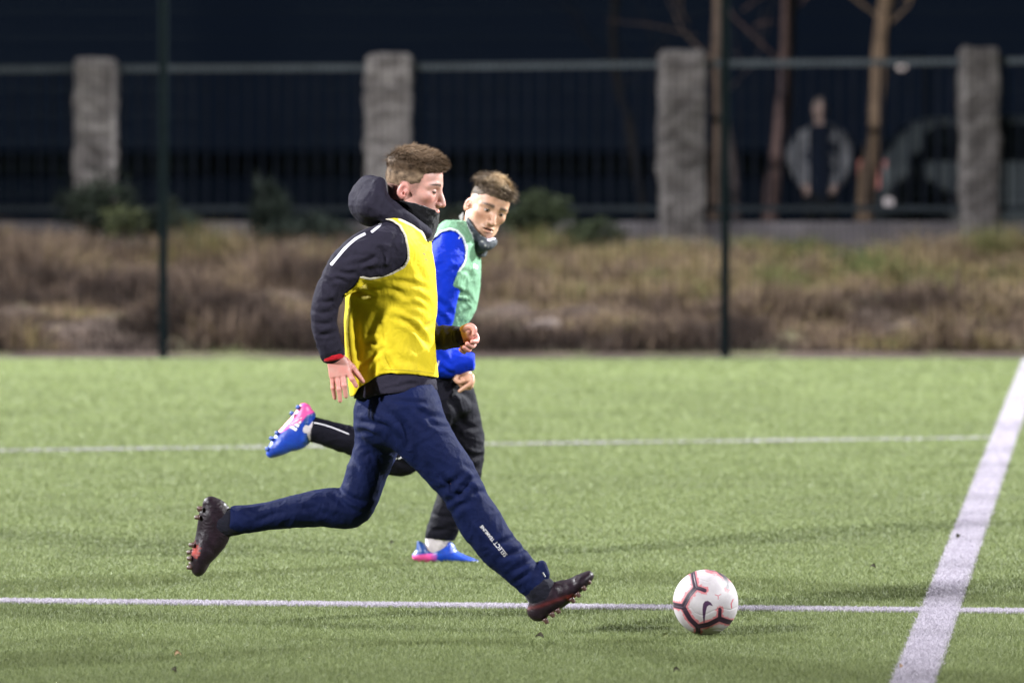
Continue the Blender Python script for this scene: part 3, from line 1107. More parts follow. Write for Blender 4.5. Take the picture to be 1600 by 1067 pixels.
    f.loft(edges([(562, 598, 676, 592, 0, .135), (558, 622, 683, 612, 0, .148), (556, 650, 691, 642, 0, .158), (572, 672, 690, 660, 0, .13)], D1), 0, cap=.4)
    f.loft(rear, .035, grow=-.004)
    f.loft(front, .035, grow=-.007)
    f.loft(chain([(846, 884, -.085, .018), (852, 898, -.09, .016), (845, 908, -.10, .012)], D1), .008)
    V, Q = f.mesh(2)
    ts = [([(684, 764), (702, 758), (722, 742)], 5, .006), ([(694, 786), (716, 775), (731, 752), (752, 748)], 4.5, .007), ([(704, 806), (716, 790), (738, 783)], 5, .006), ([(688, 742), (702, 755), (710, 770), (726, 778)], 4, .006), ([(735, 772), (750, 768), (764, 772)], 3.5, .004), ([(716, 758), (736, 762), (744, 774)], 3.5, .004),
          ([(724, 724), (738, 735), (745, 748)], 4, .005), ([(640, 632), (668, 648), (698, 655)], 4, .005), ([(655, 645), (682, 664), (706, 668)], 4, .005), ([(612, 625), (640, 628), (672, 630)], 3.5, .004),
          ([(565, 645), (600, 668), (632, 692)], 6, .006), ([(606, 640), (630, 668), (640, 705)], 5, .006), ([(625, 650), (650, 700), (655, 735)], 6, .005), ([(770, 852), (798, 842), (820, 836)], 4, .005),
          ([(780, 872), (808, 862), (828, 850)], 4, .006), ([(795, 895), (820, 880), (840, 872)], 4, .005), ([(805, 910), (828, 892)], 3.5, .004), ([(722, 812), (735, 830), (740, 850)], 5, .005),
          ([(528, 762), (548, 778), (574, 786)], 4.5, .008), ([(520, 772), (543, 790), (566, 802)], 4.5, .006), ([(553, 676), (574, 674), (592, 684)], 4, .005), ([(566, 716), (576, 710), (582, 722)], 3.5, .004),
          ([(552, 655), (580, 662), (612, 668)], 4, .005), ([(545, 700), (556, 730), (552, 752)], 5, .004), ([(395, 818), (430, 802), (455, 800)], 4, .004), ([(470, 782), (500, 800), (530, 808)], 5, .004),
          ([(440, 786), (470, 795), (500, 790)], 4, .003), ([(560, 690), (590, 720), (596, 750)], 7, .004), ([(380, 800), (400, 812)], 3, .003)]
    V = folds(V, Q, ts, (.0030, 14, (1, 1, .8)), 6)
    tr = garment('trousers', V, Q, tm, root)
    bt = bvh_of((V, Q))
    lettering('lettering', 'SELECT', (793, 866), (775.5, 844.5), 7.0, bt, D1 - .15, WHITE_PRINT, tr, bold=.01)
    lettering('lettering', 'TEAMLINE', (773, 843.5), (753.5, 819.5), 5.2, bt, D1 - .15, WHITE_PRINT, tr, bold=.02)
    bmz = bmesh.new()
    bm_tube(bmz, [drape(bt, 848, 894, .002, D1 - .1), drape(bt, 852, 901, .003, D1 - .1)], [.003, .002], 6)
    bm_obj('zip_puller', bmz, plain('zip_metal', (.5, .5, .5), .3, .05, 50, .8), tr)

    # ---- socks and boots
    sm = cloth('black_sock', (.010, .010, .017), .8)

    def boot_mat():
        m = NT('black_boot')
        c = m.ramp(m.noise(45, 4, .6), [(.3, (.006, .003, .006)), (.7, (.016, .008, .0135))])
        c = m.mix(m.attr('red').outputs['Fac'], c, (.33, .045, .035))
        m.base(c)
        m.set(Roughness=.45)
        m.b.inputs['Specular IOR Level'].default_value = .22
        m.bump(m.noise(160, 3, .5), .25, .002)
        return m.m
    bootm = boot_mat()
    studm = plain('dark_stud', (.07, .035, .03), .4, .3, 120)
    for st in ([(376, 789, 380, 835, .125, .046), (362, 792, 364, 838, .125, .044), (345, 796, 344, 842, .125, .041), (332, 802, 332, 838, .125, .036)],
               [(822, 934, 856, 897, -.08, .048), (828, 945, 866, 908, -.08, .044), (842, 950, 874, 916, -.08, .038)]):
        s = edges(st, D1)
        f = Field.box(s[:, :3].min(0) - .08, s[:, :3].max(0) + .08, .003)
        f.loft(s, 0, grow=-.003, cap=.5)
        v, q = f.mesh(2)
        garment('sock', folds(v, q, [], (.0015, 40, (1, 1, 1))), q, sm, root)

    def red_rear(V):
        x, y = px_of(V)
        return {'red': np.clip(1.3 - np.hypot((x - 306) / 6, (y - 861) / 11) + .5 * fbm(V * 130, 2), 0, 1) * .9}

    def red_front(V):
        x, y = px_of(V)
        d, _ = line_dist(x, y, [(826, 950), (845, 946), (868, 938), (885, 932)])
        return {'red': np.maximum(np.clip(1.2 - np.hypot((x - 893) / 7, (y - 934) / 6) + .4 * fbm(V * 130, 2), 0, 1), np.exp(-(d / 3.0) ** 2) * .16)}
    cleat('football_boot', [(317, 789, 340, 783, .125, .027), (311, 807, 362, 801, .125, .036), (307, 830, 359, 838, .125, .037), (302, 850, 345, 858, .125, .040), (298, 868, 331, 874, .125, .043), (299, 886, 322, 890, .125, .036),
                            (304, 895, 314, 896, .125, .02)], D1,
          [(316, 795, -1, -.2, .10, 8), (312, 808, -1, .0, .10, 8), (316, 797, -1, -.15, .145, 7), (303, 851, -1, .05, .10, 8), (300, 862, -1, .15, .135, 8), (299, 872, -1, .05, .10, 7), (301, 886, -1, .05, .11, 9), (303, 880, -1, .1, .15, 8)],
          bootm, studm, root, red_rear, top=[([(325, 790), (340, 805), (345, 830)], 4, .0016), ([(315, 845), (330, 858), (340, 868)], 4, .0014)])
    cleat('football_boot', [(829, 944, 848, 970, -.08, .030), (838, 922, 864, 957, -.08, .037), (862, 911, 884, 946, -.08, .039), (886, 905, 900, 931, -.08, .043), (904, 897, 914, 918, -.08, .041), (917, 892, 924, 906, -.08, .026)], D1,
          [(851, 966, .5, .86, -.10, 9), (861, 957, .55, .83, -.11, 8), (870, 951, .55, .83, -.10, 8), (892, 934, .6, .8, -.11, 9), (901, 926, .6, .8, -.12, 8), (910, 916, .65, .75, -.11, 8), (918, 907, .7, .7, -.10, 7)],
          bootm, studm, root, red_front, top=[([(868, 914), (872, 928), (884, 940)], 4, .002), ([(893, 906), (897, 916), (903, 924)], 4, .002)])
    return root


build_player_one()
# ================================================================== the player in the green bib
D2 = 16.77


def build_player_two():
    root = empty('person', P(700, 880, D2) * np.array([1, 1, 0]), 'person in green training bib over blue top looking towards the ball', 'person')
    torso = edges([(640, 620, 736, 610, 0, .145), (634, 580, 733, 575, 0, .15), (632, 545, 730, 545, 0, .148), (636, 510, 731, 512, 0, .145), (642, 475, 742, 474, 0, .15),
                   (650, 445, 748, 440, 0, .16), (660, 415, 749, 408, 0, .165), (672, 390, 745, 384, 0, .165), (690, 372, 738, 368, 0, .12), (715, 356, 748, 362, 0, .065)], D2)
    r_arm = edges([(684, 368, 728, 400, -.12, .065), (673, 395, 724, 425, -.165, .062), (670, 430, 721, 445, -.185, .058), (667, 470, 713, 478, -.19, .055), (664, 512, 705, 512, -.185, .052),
                   (664, 552, 698, 530, -.17, .050), (688, 588, 696, 545, -.16, .050), (712, 586, 714, 546, -.15, .047), (732, 581, 729, 549, -.14, .042)], D2)
    l_arm = chain([(712, 392, .15, .062), (706, 450, .20, .055), (690, 500, .21, .052), (668, 540, .19, .045), (660, 560, .17, .036)], D2)
    stand = edges([(652, 612, 739, 612, .07, .10), (668, 650, 749, 650, .08, .095), (680, 695, 757, 692, .08, .085), (690, 745, 750, 742, .08, .072), (681, 785, 733, 785, .08, .066), (668, 825, 717, 822, .08, .055),
                   (663, 842, 708, 843, .08, .048)], D2)
    rear = edges([(645, 622, 712, 640, -.07, .10), (628, 660, 692, 690, -.09, .09), (612, 690, 664, 722, -.10, .078), (600, 676, 634, 738, -.105, .07), (560, 668, 562, 716, -.11, .066), (520, 659, 512, 698, -.12, .056),
                  (490, 652, 482, 688, -.12, .047)], D2)

    f = Field(axis(P(410, 0, D2)[0], P(812, 0, D2)[0], .008, [zone(724, 808, D2, .0019), zone(706, 745, D2, .002)]),
              axis(D2 - .26, D2 + .28, .008, [(D2 - .19, D2 + .11, .0023)]),
              axis(P(0, 884, D2)[2], P(0, 266, D2)[2], .008, [zonez(276, 392, D2, .0019), zonez(570, 615, D2, .002)]))
    f.loft(torso, 0, grow=-.026)
    for l in (r_arm[:-1], l_arm):
        f.loft(l, .03, grow=-.017)
    for l in (stand, rear):
        f.loft(l, .03, grow=-.016)
    f.loft(edges([(662, 868, 684, 848, .08, .026), (690, 874, 702, 858, .08, .028), (716, 877, 722, 868, .08, .028)], D2), .015)
    f.loft(edges([(466, 648, 484, 655, -.12, .026), (448, 672, 466, 682, -.12, .03), (432, 690, 444, 698, -.12, .028)], D2), .015)
    # nape rising from the shoulders to the head
    f.loft([(*P(722, 372, D2 + .01), .055, .06), (*P(742, 352, D2 - .005), .052, .052), (*P(752, 335, D2 - .01), .05, .05)], .03)
    # right hand, fist hanging from the blue cuff with the first finger pointing down
    f.loft(edges([(712, 578, 732, 572, -.14, .02), (713, 586, 736, 580, -.143, .021), (715, 596, 740, 592, -.148, .019)], D2), .012, sub=4)
    for fg in ([(737, 588, -.155, .0105), (737, 598, -.166, .0098), (728, 604, -.17, .0088), (718, 611, -.168, .0068)],
               [(733, 592, -.145, .0105), (736, 603, -.150, .0098), (729, 606, -.138, .0088), (722, 601, -.135, .0078)],
               [(726, 594, -.14, .0100), (729, 604, -.140, .0092), (723, 604, -.125, .0084), (718, 598, -.125, .0074)],
               [(719, 592, -.14, .0095), (722, 600, -.135, .0085), (717, 599, -.122, .0078), (714, 594, -.122, .0068)],
               [(714, 584, -.155, .0118), (712, 592, -.165, .0104), (718, 597, -.172, .0092), (724, 595, -.176, .0074)]):
        f.loft(chain(fg, D2), .003, sub=4)
    M2 = rot('Y', R(19)) @ rot('Z', R(-66)) @ rot('Y', R(6))
    head = Head((0, 0, 0), M2, .985)
    head.o = P(772, 330.5, D2 - .085) - M2 @ (np.array([.080, 0, .002]) * head.s)
    head.build(f, .0030, 1.06)
    V, Q = f.mesh(1)
    del f
    fl, br = head.pigment(V, 1.45)
    Lh = head.local(V)
    fade = poly_sdf(Lh[:, 0], Lh[:, 2], [(.052, .05), (.046, .030), (.038, .010), (.028, -.012), (.016, -.020), (.010, .004), (-.004, .018), (-.022, .016), (-.032, -.012), (-.036, -.045), (-.055, -.070), (-.10, -.07), (-.15, .0), (-.14, .17), (.05, .17)])
    br = np.maximum(br, np.clip((.004 - fade) / .022, 0, 1) ** .6 * .74 * (.85 + .3 * vnoise(Lh * 420)))
    qx, qy = px_of(V)
    hands = qy > 520
    fl = np.where(hands, .15 + .2 * fbm(V * 60, 2), fl * .75)
    body = garment('body', V, Q, SKIN2, root, flush=np.clip(fl, 0, 1), brow=np.where(hands, 0, br))
    make_eyes(head, R(7), 19, EYE_MATS + [SKIN2, LASH], body)
    bm = bmesh.new()
    bmesh.ops.create_uvsphere(bm, u_segments=16, v_segments=8, radius=1, matrix=Matrix.Translation(Vector(head.w((.0840, 0, -.0728)))) @ Matrix(head.M.tolist()).to_4x4() @ Matrix.Diagonal((.0085, .0245, .0044, 1)))
    bm_obj('mouth', bm, plain('mouth_inside', (.035, .010, .010), .4, .2), body, smooth=True)

    region = [(.099, .058), (.088, .056), (.072, .056), (.060, .052), (.046, .044), (.030, .040), (.0, .036), (-.04, .026), (-.07, .005), (-.15, .0), (-.14, .17), (.15, .17), (.15, .07)]
    ss = lambda v, a, b: np.clip((v - a) / (b - a), 0, 1) ** 2 * (3 - 2 * np.clip((v - a) / (b - a), 0, 1))
    thick = lambda L: .0015 + .0085 * ss(L[:, 2], .050, .090)
    length = lambda L: .004 + .030 * ss(L[:, 2], .055, .09)
    flow = lambda L: np.stack([.45 * ss(L[:, 2], .04, .09), -.25 * ss(L[:, 2], .05, .09), .35 + 0 * L[:, 0]], 1)
    hm = hair_mat('bleached_hair', (.030, .020, .015), None, (.10, .07, .048), (.66, .49, .30))
    make_hair(head, region, thick, length, flow, hm, body, n=14000, seed=9, wig=1.0, strand_w=.0006,
              tip_col=lambda L: -.05 + .95 * ss(L[:, 2], .085, .122) * ss(L[:, 0], -.04, .03) + .2 * fbm(L * 55, 2), puffs=[((.060, -.004, .080), (.034, .044, .018)), ((.022, .012, .096), (.042, .036, .020))])

    # ---- blue top
    jm = cloth('royal_blue_cloth', (.003, .022, .36), .65, .0, .08)
    f = Field.box((P(612, 0, D2)[0], D2 - .27, P(0, 598, D2)[2]), (P(758, 0, D2)[0], D2 + .28, P(0, 348, D2)[2]), .0045)
    f.loft(torso[:-1], 0, grow=-.008)
    f.loft(r_arm, .04)
    f.loft(l_arm, .04)
    f.loft([(*P(712, 374, D2 + .0), .07, .085), (*P(735, 356, D2 + .0), .058, .062)], .03)
    hem = [(500, 300), (800, 300), (780, 480), (744, 520), (740.5, 546), (741, 577), (729, 583), (716, 588), (690, 590), (640, 590), (500, 590)]
    f.func(lambda X, Y, Z: -poly_sdf(800 + X * F / Y, YH + (H - Z) * F / Y, hem) * D2 / F)
    V, Q = f.mesh(2)
    V = folds(V, Q, [([(676, 465), (692, 475), (704, 490)], 4, .006), ([(682, 485), (694, 500), (702, 512)], 4, .006), ([(678, 420), (692, 412), (702, 400)], 5, .004), ([(705, 420), (716, 422), (722, 414)], 4, .006),
                     ([(684, 552), (694, 560), (704, 572)], 3.5, .005), ([(690, 572), (700, 580), (712, 584)], 3, .004), ([(684, 380), (690, 400), (688, 425)], 5, .003), ([(683, 500), (690, 512)], 4, .004)], (.0042, 17, (1, 1, .8)), 21)
    jacket = garment('jacket', V, Q, jm, root)
    bj = bvh_of((V, Q))
    ribbon('white_tick', [(716.5, 373.5), (720.5, 367.5)], 1.3, bj, D2 - .15, WHITE_PRINT, jacket)
    ribbon('printed_mark', [(681.5, 574), (683.5, 571), (686, 563.5)], [3.4, 2.2, 1.2], bj, D2 - .15, WHITE_PRINT, jacket)
    bmc = bmesh.new()
    for poly in ([(717, 338), (724, 331), (722, 352)],):
        vs = [bmc.verts.new(Vector(P(x, y, D2 - .03))) for x, y in poly] + [bmc.verts.new(Vector(P(x, y, D2 + .0))) for x, y in poly]
        bmc.faces.new(vs[:3]); bmc.faces.new(vs[3:][::-1])
        for i in range(3):
            bmc.faces.new((vs[i], vs[(i + 1) % 3], vs[3 + (i + 1) % 3], vs[3 + i]))
    bm_obj('collar_tip', bmc, WHITE_PRINT, jacket)

    # ---- patterned neck gaiter with pale edge
    m = NT('patterned_gaiter')
    v = m.n('ShaderNodeTexVoronoi')
    v.inputs['Scale'].default_value = 42
    m.l(m.coord(), v.inputs['Vector'])
    col = m.ramp(v.outputs['Distance'], [(.18, (.16, .17, .15)), (.26, (.022, .028, .038)), (.6, (.010, .016, .022))])
    e = m.attr('edge').outputs['Fac']
    col = m.mix(m.step(e, .0075, .006), col, (.42, .38, .46))
    m.base(col)
    m.set(Roughness=.8)
    m.bump(m.noise(50, 4), .4, .003)
    f = Field.box((P(706, 0, D2)[0], D2 - .17, P(0, 402, D2)[2]), (P(782, 0, D2)[0], D2 + .12, P(0, 322, D2)[2]), .003)
    f.loft([(*P(738, 388, D2 - .02), .060, .072), (*P(742, 374, D2 - .03), .062, .072), (*P(747, 360, D2 - .035), .061, .070), (*P(752, 344, D2 - .035), .058, .066)], 0)
    f.loft([(*P(752, 383, D2 - .10), .026, .028), (*P(762, 382, D2 - .085), .024, .024), (*P(769, 379, D2 - .06), .018, .022)], .02)
    up = lambda X, Y, Z: -poly_sdf(800 + X * F / Y, YH + (H - Z) * F / Y, [(690, 322), (724, 328), (733, 342), (742, 358), (752, 369), (763, 374.5), (773, 371), (790, 366), (790, 420), (690, 420)]) * D2 / F
    f.func(up, k=.003)
    V, Q = f.mesh(2)
    V = folds(V, Q, [([(728, 345), (738, 365), (752, 380)], 4, .004), ([(735, 352), (748, 372), (765, 382)], 3.5, .004), ([(730, 368), (745, 384), (758, 392)], 4, .003)], (.002, 30, (1, 1, 1)), 2)
    ex, _ = px_of(V)
    garment('neck_gaiter', V, Q, m.m, root, edge=np.where(ex > 761, up(*V.T) * -1, .05) * np.where(ex > 761, -1, 1))

    # ---- green bib
    bmat = cloth('green_bib_cloth', (.125, .25, .155), .6, .05, .07, trim=(.52, .56, .57), trim_w=.0062)
    f = Field.box((P(618, 0, D2)[0], D2 - .26, P(0, 575, D2)[2]), (P(764, 0, D2)[0], D2 + .26, P(0, 345, D2)[2]), .0038)
    f.loft(torso[2:-1], 0, grow=.006)
    f.loft(r_arm[:3], .04, grow=.007)
    f.loft(l_arm[:2], .04, grow=.005)
    f.loft([(*P(712, 374, D2 + .0), .07, .085), (*P(735, 356, D2 + .0), .058, .062)], .03, grow=.004)
    f.loft(edges([(690, 356, 722, 366, -.075, .055), (715, 362, 742, 376, -.05, .05)], D2), .03)
    f.loft(edges([(690, 356, 722, 366, .075, .055), (715, 362, 742, 376, .05, .05)], D2), .03)
    out = [(600, 330), (770, 330), (770, 400), (745, 480), (736, 497), (725, 512), (716, 520), (690, 548), (600, 548)]
    hole = [(640, 400), (664, 387), (676, 374), (690, 363), (703, 359), (714, 362), (723, 372), (728, 388), (727, 404), (722, 415), (715, 426), (708, 445), (701, 465), (699, 485), (703, 505), (707, 520), (600, 540)]
    neck = lambda X, Y, Z: np.sqrt(((X - P(741, 0, D2)[0]) / .050) ** 2 + ((Y - D2 + .02) / .082) ** 2 + ((Z - P(0, 366, D2)[2]) / .074) ** 2) * .06 - .06

    def armcut(X, Y, Z):
        d = poly_sdf(800 + X * F / Y, YH + (H - Z) * F / Y, hole) * D2 / F
        return np.maximum(d, np.minimum(.07 - np.abs(Y - D2), X - P(690, 0, D2)[0]))
    f.func(lambda X, Y, Z: -poly_sdf(800 + X * F / Y, YH + (H - Z) * F / Y, out) * D2 / F)
    f.func(armcut)
    f.func(neck)
    V, Q = f.mesh(2)
    qx, qy = px_of(V)
    e = np.minimum(armcut(*V.T), neck(*V.T)) + np.maximum(0, qy - 424) * .004
    V = folds(V, Q, [([(705, 452), (718, 456), (733, 462)], 3.2, .006), ([(700, 462), (714, 470), (730, 472)], 3.2, .006), ([(716, 428), (728, 424), (738, 432)], 3.5, .004), ([(706, 480), (720, 478), (735, 468)], 3.5, .004),
                     ([(712, 500), (722, 490), (732, 482)], 3.5, .004), ([(735, 420), (738, 440), (740, 455)], 4, .003)], (.0034, 20, (1, 1, .8)), 31)
    bib = garment('training_bib', V, Q, bmat, root, edge=e)
    bb = bvh_of((V, Q))
    patch('printed_mark', [(740, 411.5), (747, 415), (746.5, 421), (739.5, 418.5)], bb, D2 - .1, plain('pale_print', (.42, .46, .45), .6, .15, 300), bib)

    # ---- trousers
    tm = cloth('black_tricot', (.0052, .0050, .0092), .7, .0, .15)
    f = Field.box((P(474, 0, D2)[0], D2 - .24, P(0, 852, D2)[2]), (P(764, 0, D2)[0], D2 + .22, P(0, 572, D2)[2]), .0046)
    f.loft(edges([(636, 578, 732, 574, 0, .14), (637, 605, 735, 602, 0, .145), (645, 640, 738, 640, 0, .14)], D2), 0, cap=.4)
    f.loft(stand, .04)
    f.loft(rear, .04)
    f.func(lambda X, Y, Z: -poly_sdf(800 + X * F / Y, YH + (H - Z) * F / Y, [(507, 560), (900, 500), (900, 846), (708, 844), (663, 841), (600, 840), (479, 716)]) * D2 / F)
    V, Q = f.mesh(2)
    V = folds(V, Q, [([(700, 620), (715, 640), (722, 665)], 5, .005), ([(712, 610), (728, 618), (740, 632)], 4, .005), ([(720, 660), (735, 668), (750, 665)], 4, .004), ([(715, 700), (735, 712), (752, 712)], 4, .005),
                     ([(720, 725), (738, 730), (750, 728)], 4, .004), ([(672, 800), (690, 808), (708, 806)], 4, .004), ([(668, 825), (685, 828), (704, 824)], 3.5, .004), ([(612, 712), (625, 722), (642, 728)], 4, .004)], (.004, 16, (1, 1, .8)), 41)
    tr = garment('trousers', V, Q, tm, root)
    bt = bvh_of((V, Q))
    ribbon('white_piping', [(485, 659.5), (500, 662), (520, 668), (545, 678)], 1.5, bt, D2 - .15, WHITE_PRINT, tr)
    ribbon('printed_mark', [(626, 706.5), (628.5, 711), (627, 714.5), (622, 717)], [.9, 1.5, 2, 2], bt, D2 - .15, WHITE_PRINT, tr)
    patch('printed_mark', [(617.5, 715.5), (620, 715), (619.8, 717), (617.3, 717.2)], bt, D2 - .15, WHITE_PRINT, tr)

    # ---- socks and boots
    sm = cloth('white_sock', (.42, .38, .40), .85)
    for st in ([(664, 836, 706, 838, .08, .044), (664, 850, 700, 852, .08, .042), (668, 862, 696, 864, .08, .036)], [(494, 652, 487, 690, -.12, .0445), (483, 651, 478, 690, -.12, .043), (474, 652, 466, 688, -.12, .036)]):
        s = edges(st, D2)
        f = Field.box(s[:, :3].min(0) - .08, s[:, :3].max(0) + .08, .003)
        f.loft(s, 0, grow=-.002, cap=.4)
        v, q = f.mesh(2)
        garment('sock', folds(v, q, [], (.0016, 40, (1, 1, 1))), q, sm, root)

    m = NT('blue_pink_boot')
    c = m.ramp(m.noise(50, 4, .6), [(.3, (.002, .026, .25)), (.7, (.004, .046, .36))])
    c = m.mix(m.attr('dark').outputs['Fac'], c, (.005, .035, .16))
    c = m.mix(m.attr('pink').outputs['Fac'], c, (.60, .065, .25))
    m.base(c)
    m.set(Roughness=.42)
    m.bump(m.noise(180, 3, .5), .25, .002)
    studm = plain('blue_stud', (.02, .06, .3), .4, .2)
    pinkm = plain('crimson_stud', (.35, .03, .10), .4, .2)

    def paint_stand(V):
        x, y = px_of(V)
        nz = .25 * fbm(V * 120, 2)
        low = np.clip((y - (864.5 + .12 * np.maximum(0, 672 - x))) / 2.5 + .5, 0, 1) * 1.0
        pink = np.clip((684 - x) / 13 + nz, 0, 1) * low
        dark = np.clip((866 - y) / 3, 0, 1) * np.clip((694 - x) / 8, 0, 1)
        return {'pink': pink, 'dark': dark}

    def paint_rear(V):
        x, y = px_of(V)
        d = poly_sdf(x, y, [(455, 625), (500, 625), (491, 644), (480, 648), (474, 655), (470, 660), (452, 668), (438, 676), (430, 668)])
        dark, _ = line_dist(x, y, [(497, 648), (486, 645), (478, 655), (480, 672), (479, 690)])
        return {'pink': np.clip(.5 - d / 3, 0, 1), 'dark': np.clip(1.4 - dark / 4.5, 0, 1)}

    def collar_stand(f):
        f.loft(edges([(650, 862, 672, 862, .08, .040), (652, 850, 664, 858, .08, .030), (652, 845, 655, 848, .08, .016)], D2), .006)
        f.loft(edges([(672, 866, 700, 866, .08, .042), (690, 858, 712, 860, .08, .032), (697, 845, 701, 847, .08, .02)], D2), .008)
        f.ball(P(680, 838, D2 + .08), (.034, .036, .06), .006, 'cut')
    cleat('football_boot', [(650, 876, 651, 862, .08, .030), (658, 878, 659, 856, .08, .036), (676, 879, 678, 858, .08, .037), (698, 879, 700, 855, .08, .037), (718, 879, 719, 864, .08, .042), (735, 879, 736, 871, .08, .038), (746, 879, 747, 875, .08, .02)], D2,
          [(656, 877, 0, 1, .06, 3), (668, 877, 0, 1, .06, 3), (712, 878, 0, 1, .05, 3), (728, 878, 0, 1, .05, 3)], m.m, pinkm, root, paint_stand, collar_stand)
    o, vq = cleat('football_boot', [(466, 637, 486, 641, -.12, .028), (456, 650, 491, 668, -.12, .037), (444, 664, 484, 691, -.12, .038), (434, 674, 464, 700, -.12, .041), (425, 688, 444, 709, -.12, .042), (418, 703, 428, 714, -.12, .028)], D2,
                  [(467, 637, -.85, -.45, -.14, 5), (458, 647, -.85, -.45, -.14, 6), (434, 677, -.85, -.4, -.14, 5), (426, 686, -.85, -.4, -.14, 6), (419, 702, -.9, -.3, -.14, 5)], m.m, studm, root, paint_rear,
                  lambda f: f.loft(edges([(478, 648, 493, 650, -.12, .036), (474, 668, 488, 676, -.12, .040), (472, 684, 482, 691, -.12, .034)], D2), .01))
    bo = bvh_of(vq)
    lettering('lettering', 'adidas', (471.5, 651.5), (446.5, 664.2), 3.2, bo, D2 - .15, WHITE_PRINT, o, bold=-.005)
    for poly in ([(471.5, 656.2), (465.6, 659.8), (467.3, 661.6), (469.6, 662.2)], [(464.0, 660.4), (458.2, 663.6), (466.5, 668.6), (468.6, 663.4)], [(456.6, 664.2), (450.4, 667.0), (463.0, 674.4), (465.6, 669.4)]):
        cx, cy = sum(p[0] for p in poly) / 4, sum(p[1] for p in poly) / 4
        poly = [(cx + (x - cx) * .86, cy + (y - cy) * .86) for x, y in poly]
        patch('printed_mark', poly, bo, D2 - .15, WHITE_PRINT, o, .002)
    return root


build_player_two()
# ================================================================== the ball
def build_ball():
    Db = 14.336
    c = np.array([*P(1102.5, 942, Db)[:2], .1105])
    r = .1098
    nu, nv = 360, 180
    u = np.arange(nu) / nu * 2 * math.pi
    v = np.arange(1, nv) / nv * math.pi
    U, Vv = np.meshgrid(u, v)
    S = np.stack([np.sin(Vv) * np.cos(U), np.sin(Vv) * np.sin(U), np.cos(Vv)], -1).reshape(-1, 3)
    S = np.concatenate([S, [[0, 0, 1], [0, 0, -1]]])
    Q = []
    for i in range(nv - 2):
        for j in range(nu):
            a, b = i * nu + j, i * nu + (j + 1) % nu
            Q.append((a, a + nu, b + nu, b))
    top, bot = len(S) - 2, len(S) - 1
    for j in range(nu):
        Q.append((top, j, (j + 1) % nu, (j + 1) % nu))
        Q.append((bot, (nv - 2) * nu + (j + 1) % nu, (nv - 2) * nu + j, (nv - 2) * nu + j))
    # the printed pattern, read in millimetres over the side it is seen on; the far side carries it again, turned half round
    k = 6.667
    zz = lambda pts: [((x - 684) / 340, (y - 565) / 340) for x, y in pts]
    A = [zz(p) for p in ([(545, 215), (552, 300), (568, 385)], [(568, 385), (620, 395), (662, 410)], [(568, 385), (500, 465), (438, 585)], [(438, 585), (340, 583)], [(438, 585), (510, 710), (590, 790)],
                         [(590, 790), (700, 762), (816, 705)], [(816, 705), (818, 605)], [(816, 705), (880, 735), (960, 768)], [(590, 790), (600, 850), (590, 910)], [(880, 300), (905, 345), (905, 390)], [(700, 215), (800, 235), (880, 300)])]
    wdt = [.150, .115, .135, .175, .150, .155, .110, .165, .15, .12, .06]
    swoosh = zz([(655, 772), (641, 690), (636, 600), (642, 545), (662, 518), (690, 512), (720, 528), (746, 566), (706, 556), (684, 572), (672, 620), (664, 690), (660, 740)])
    ymark = [zz([(768, 452), (800, 465), (830, 450)]), zz([(800, 465), (800, 500)])]
    red = [zz([(960, 515), (938, 555), (945, 600)])]
    seams = [zz([(560, 640), (640, 668), (740, 620), (830, 590), (930, 620), (1000, 600)]), zz([(560, 830), (660, 855), (760, 830), (790, 822), (850, 838), (900, 830)]), zz([(430, 620), (520, 590), (560, 640)]), zz([(600, 300), (700, 330), (780, 300)])]
    sx, sy = np.where(S[:, 1] < 0, S[:, 0], -S[:, 0]), -S[:, 2]
    blk = np.full(len(S), 9.)
    for p, w in zip(A, wdt):
        d, _ = line_dist(sx, sy, p)
        blk = np.minimum(blk, d - w * .5)
    blk = np.minimum(blk, 9)
    sw = poly_sdf(sx, sy, swoosh)
    rd = np.full(len(S), 9.)
    for p in ymark:
        d, _ = line_dist(sx, sy, p)
        rd = np.minimum(rd, d - .010)
    for p in red:
        d, _ = line_dist(sx, sy, p)
        rd = np.minimum(rd, d - .016)
    sm = np.full(len(S), 9.)
    for p in seams + A:
        d, _ = line_dist(sx, sy, p)
        sm = np.minimum(sm, d)
    rad = r * (1 - .010 * np.exp(-(sm / .018) ** 2))
    me = mesh_np('football', c + S * rad[:, None], np.array(Q))
    me.validate()
    for n, a in (('blk', blk), ('sw', sw), ('rd', rd)):
        set_attr(me, n, a)
    m = NT('football_print')
    nz = m.noise(120, 4, .6)
    b = m.attr('blk').outputs['Fac']
    col = m.ramp(m.noise(30, 4), [(.3, (.30, .275, .292)), (.7, (.365, .342, .357))])
    halo = m.math('ADD', b, m.math('MULTIPLY', m.math('SUBTRACT', nz, .5), .22))
    col = m.mix(m.math('MULTIPLY', m.step(halo, .075, .035), .75), col, (.36, .045, .06))
    col = m.mix(m.step(m.attr('rd').outputs['Fac'], .006, -.004), col, (.30, .03, .05))
    col = m.mix(m.step(b, .006, -.006), col, (.020, .008, .020))
    col = m.mix(m.step(m.attr('sw').outputs['Fac'], .006, -.006), col, (.035, .012, .040))
    m.base(col)
    m.set(Roughness=.5)
    m.b.inputs['Specular IOR Level'].default_value = .35
    m.bump(m.noise(700, 2, .5), .3, .001)
    o = link('football', me, m.m)
    tag(o, 'white football with dark chevron bands and red edges on the turf', 'football')


build_ball()


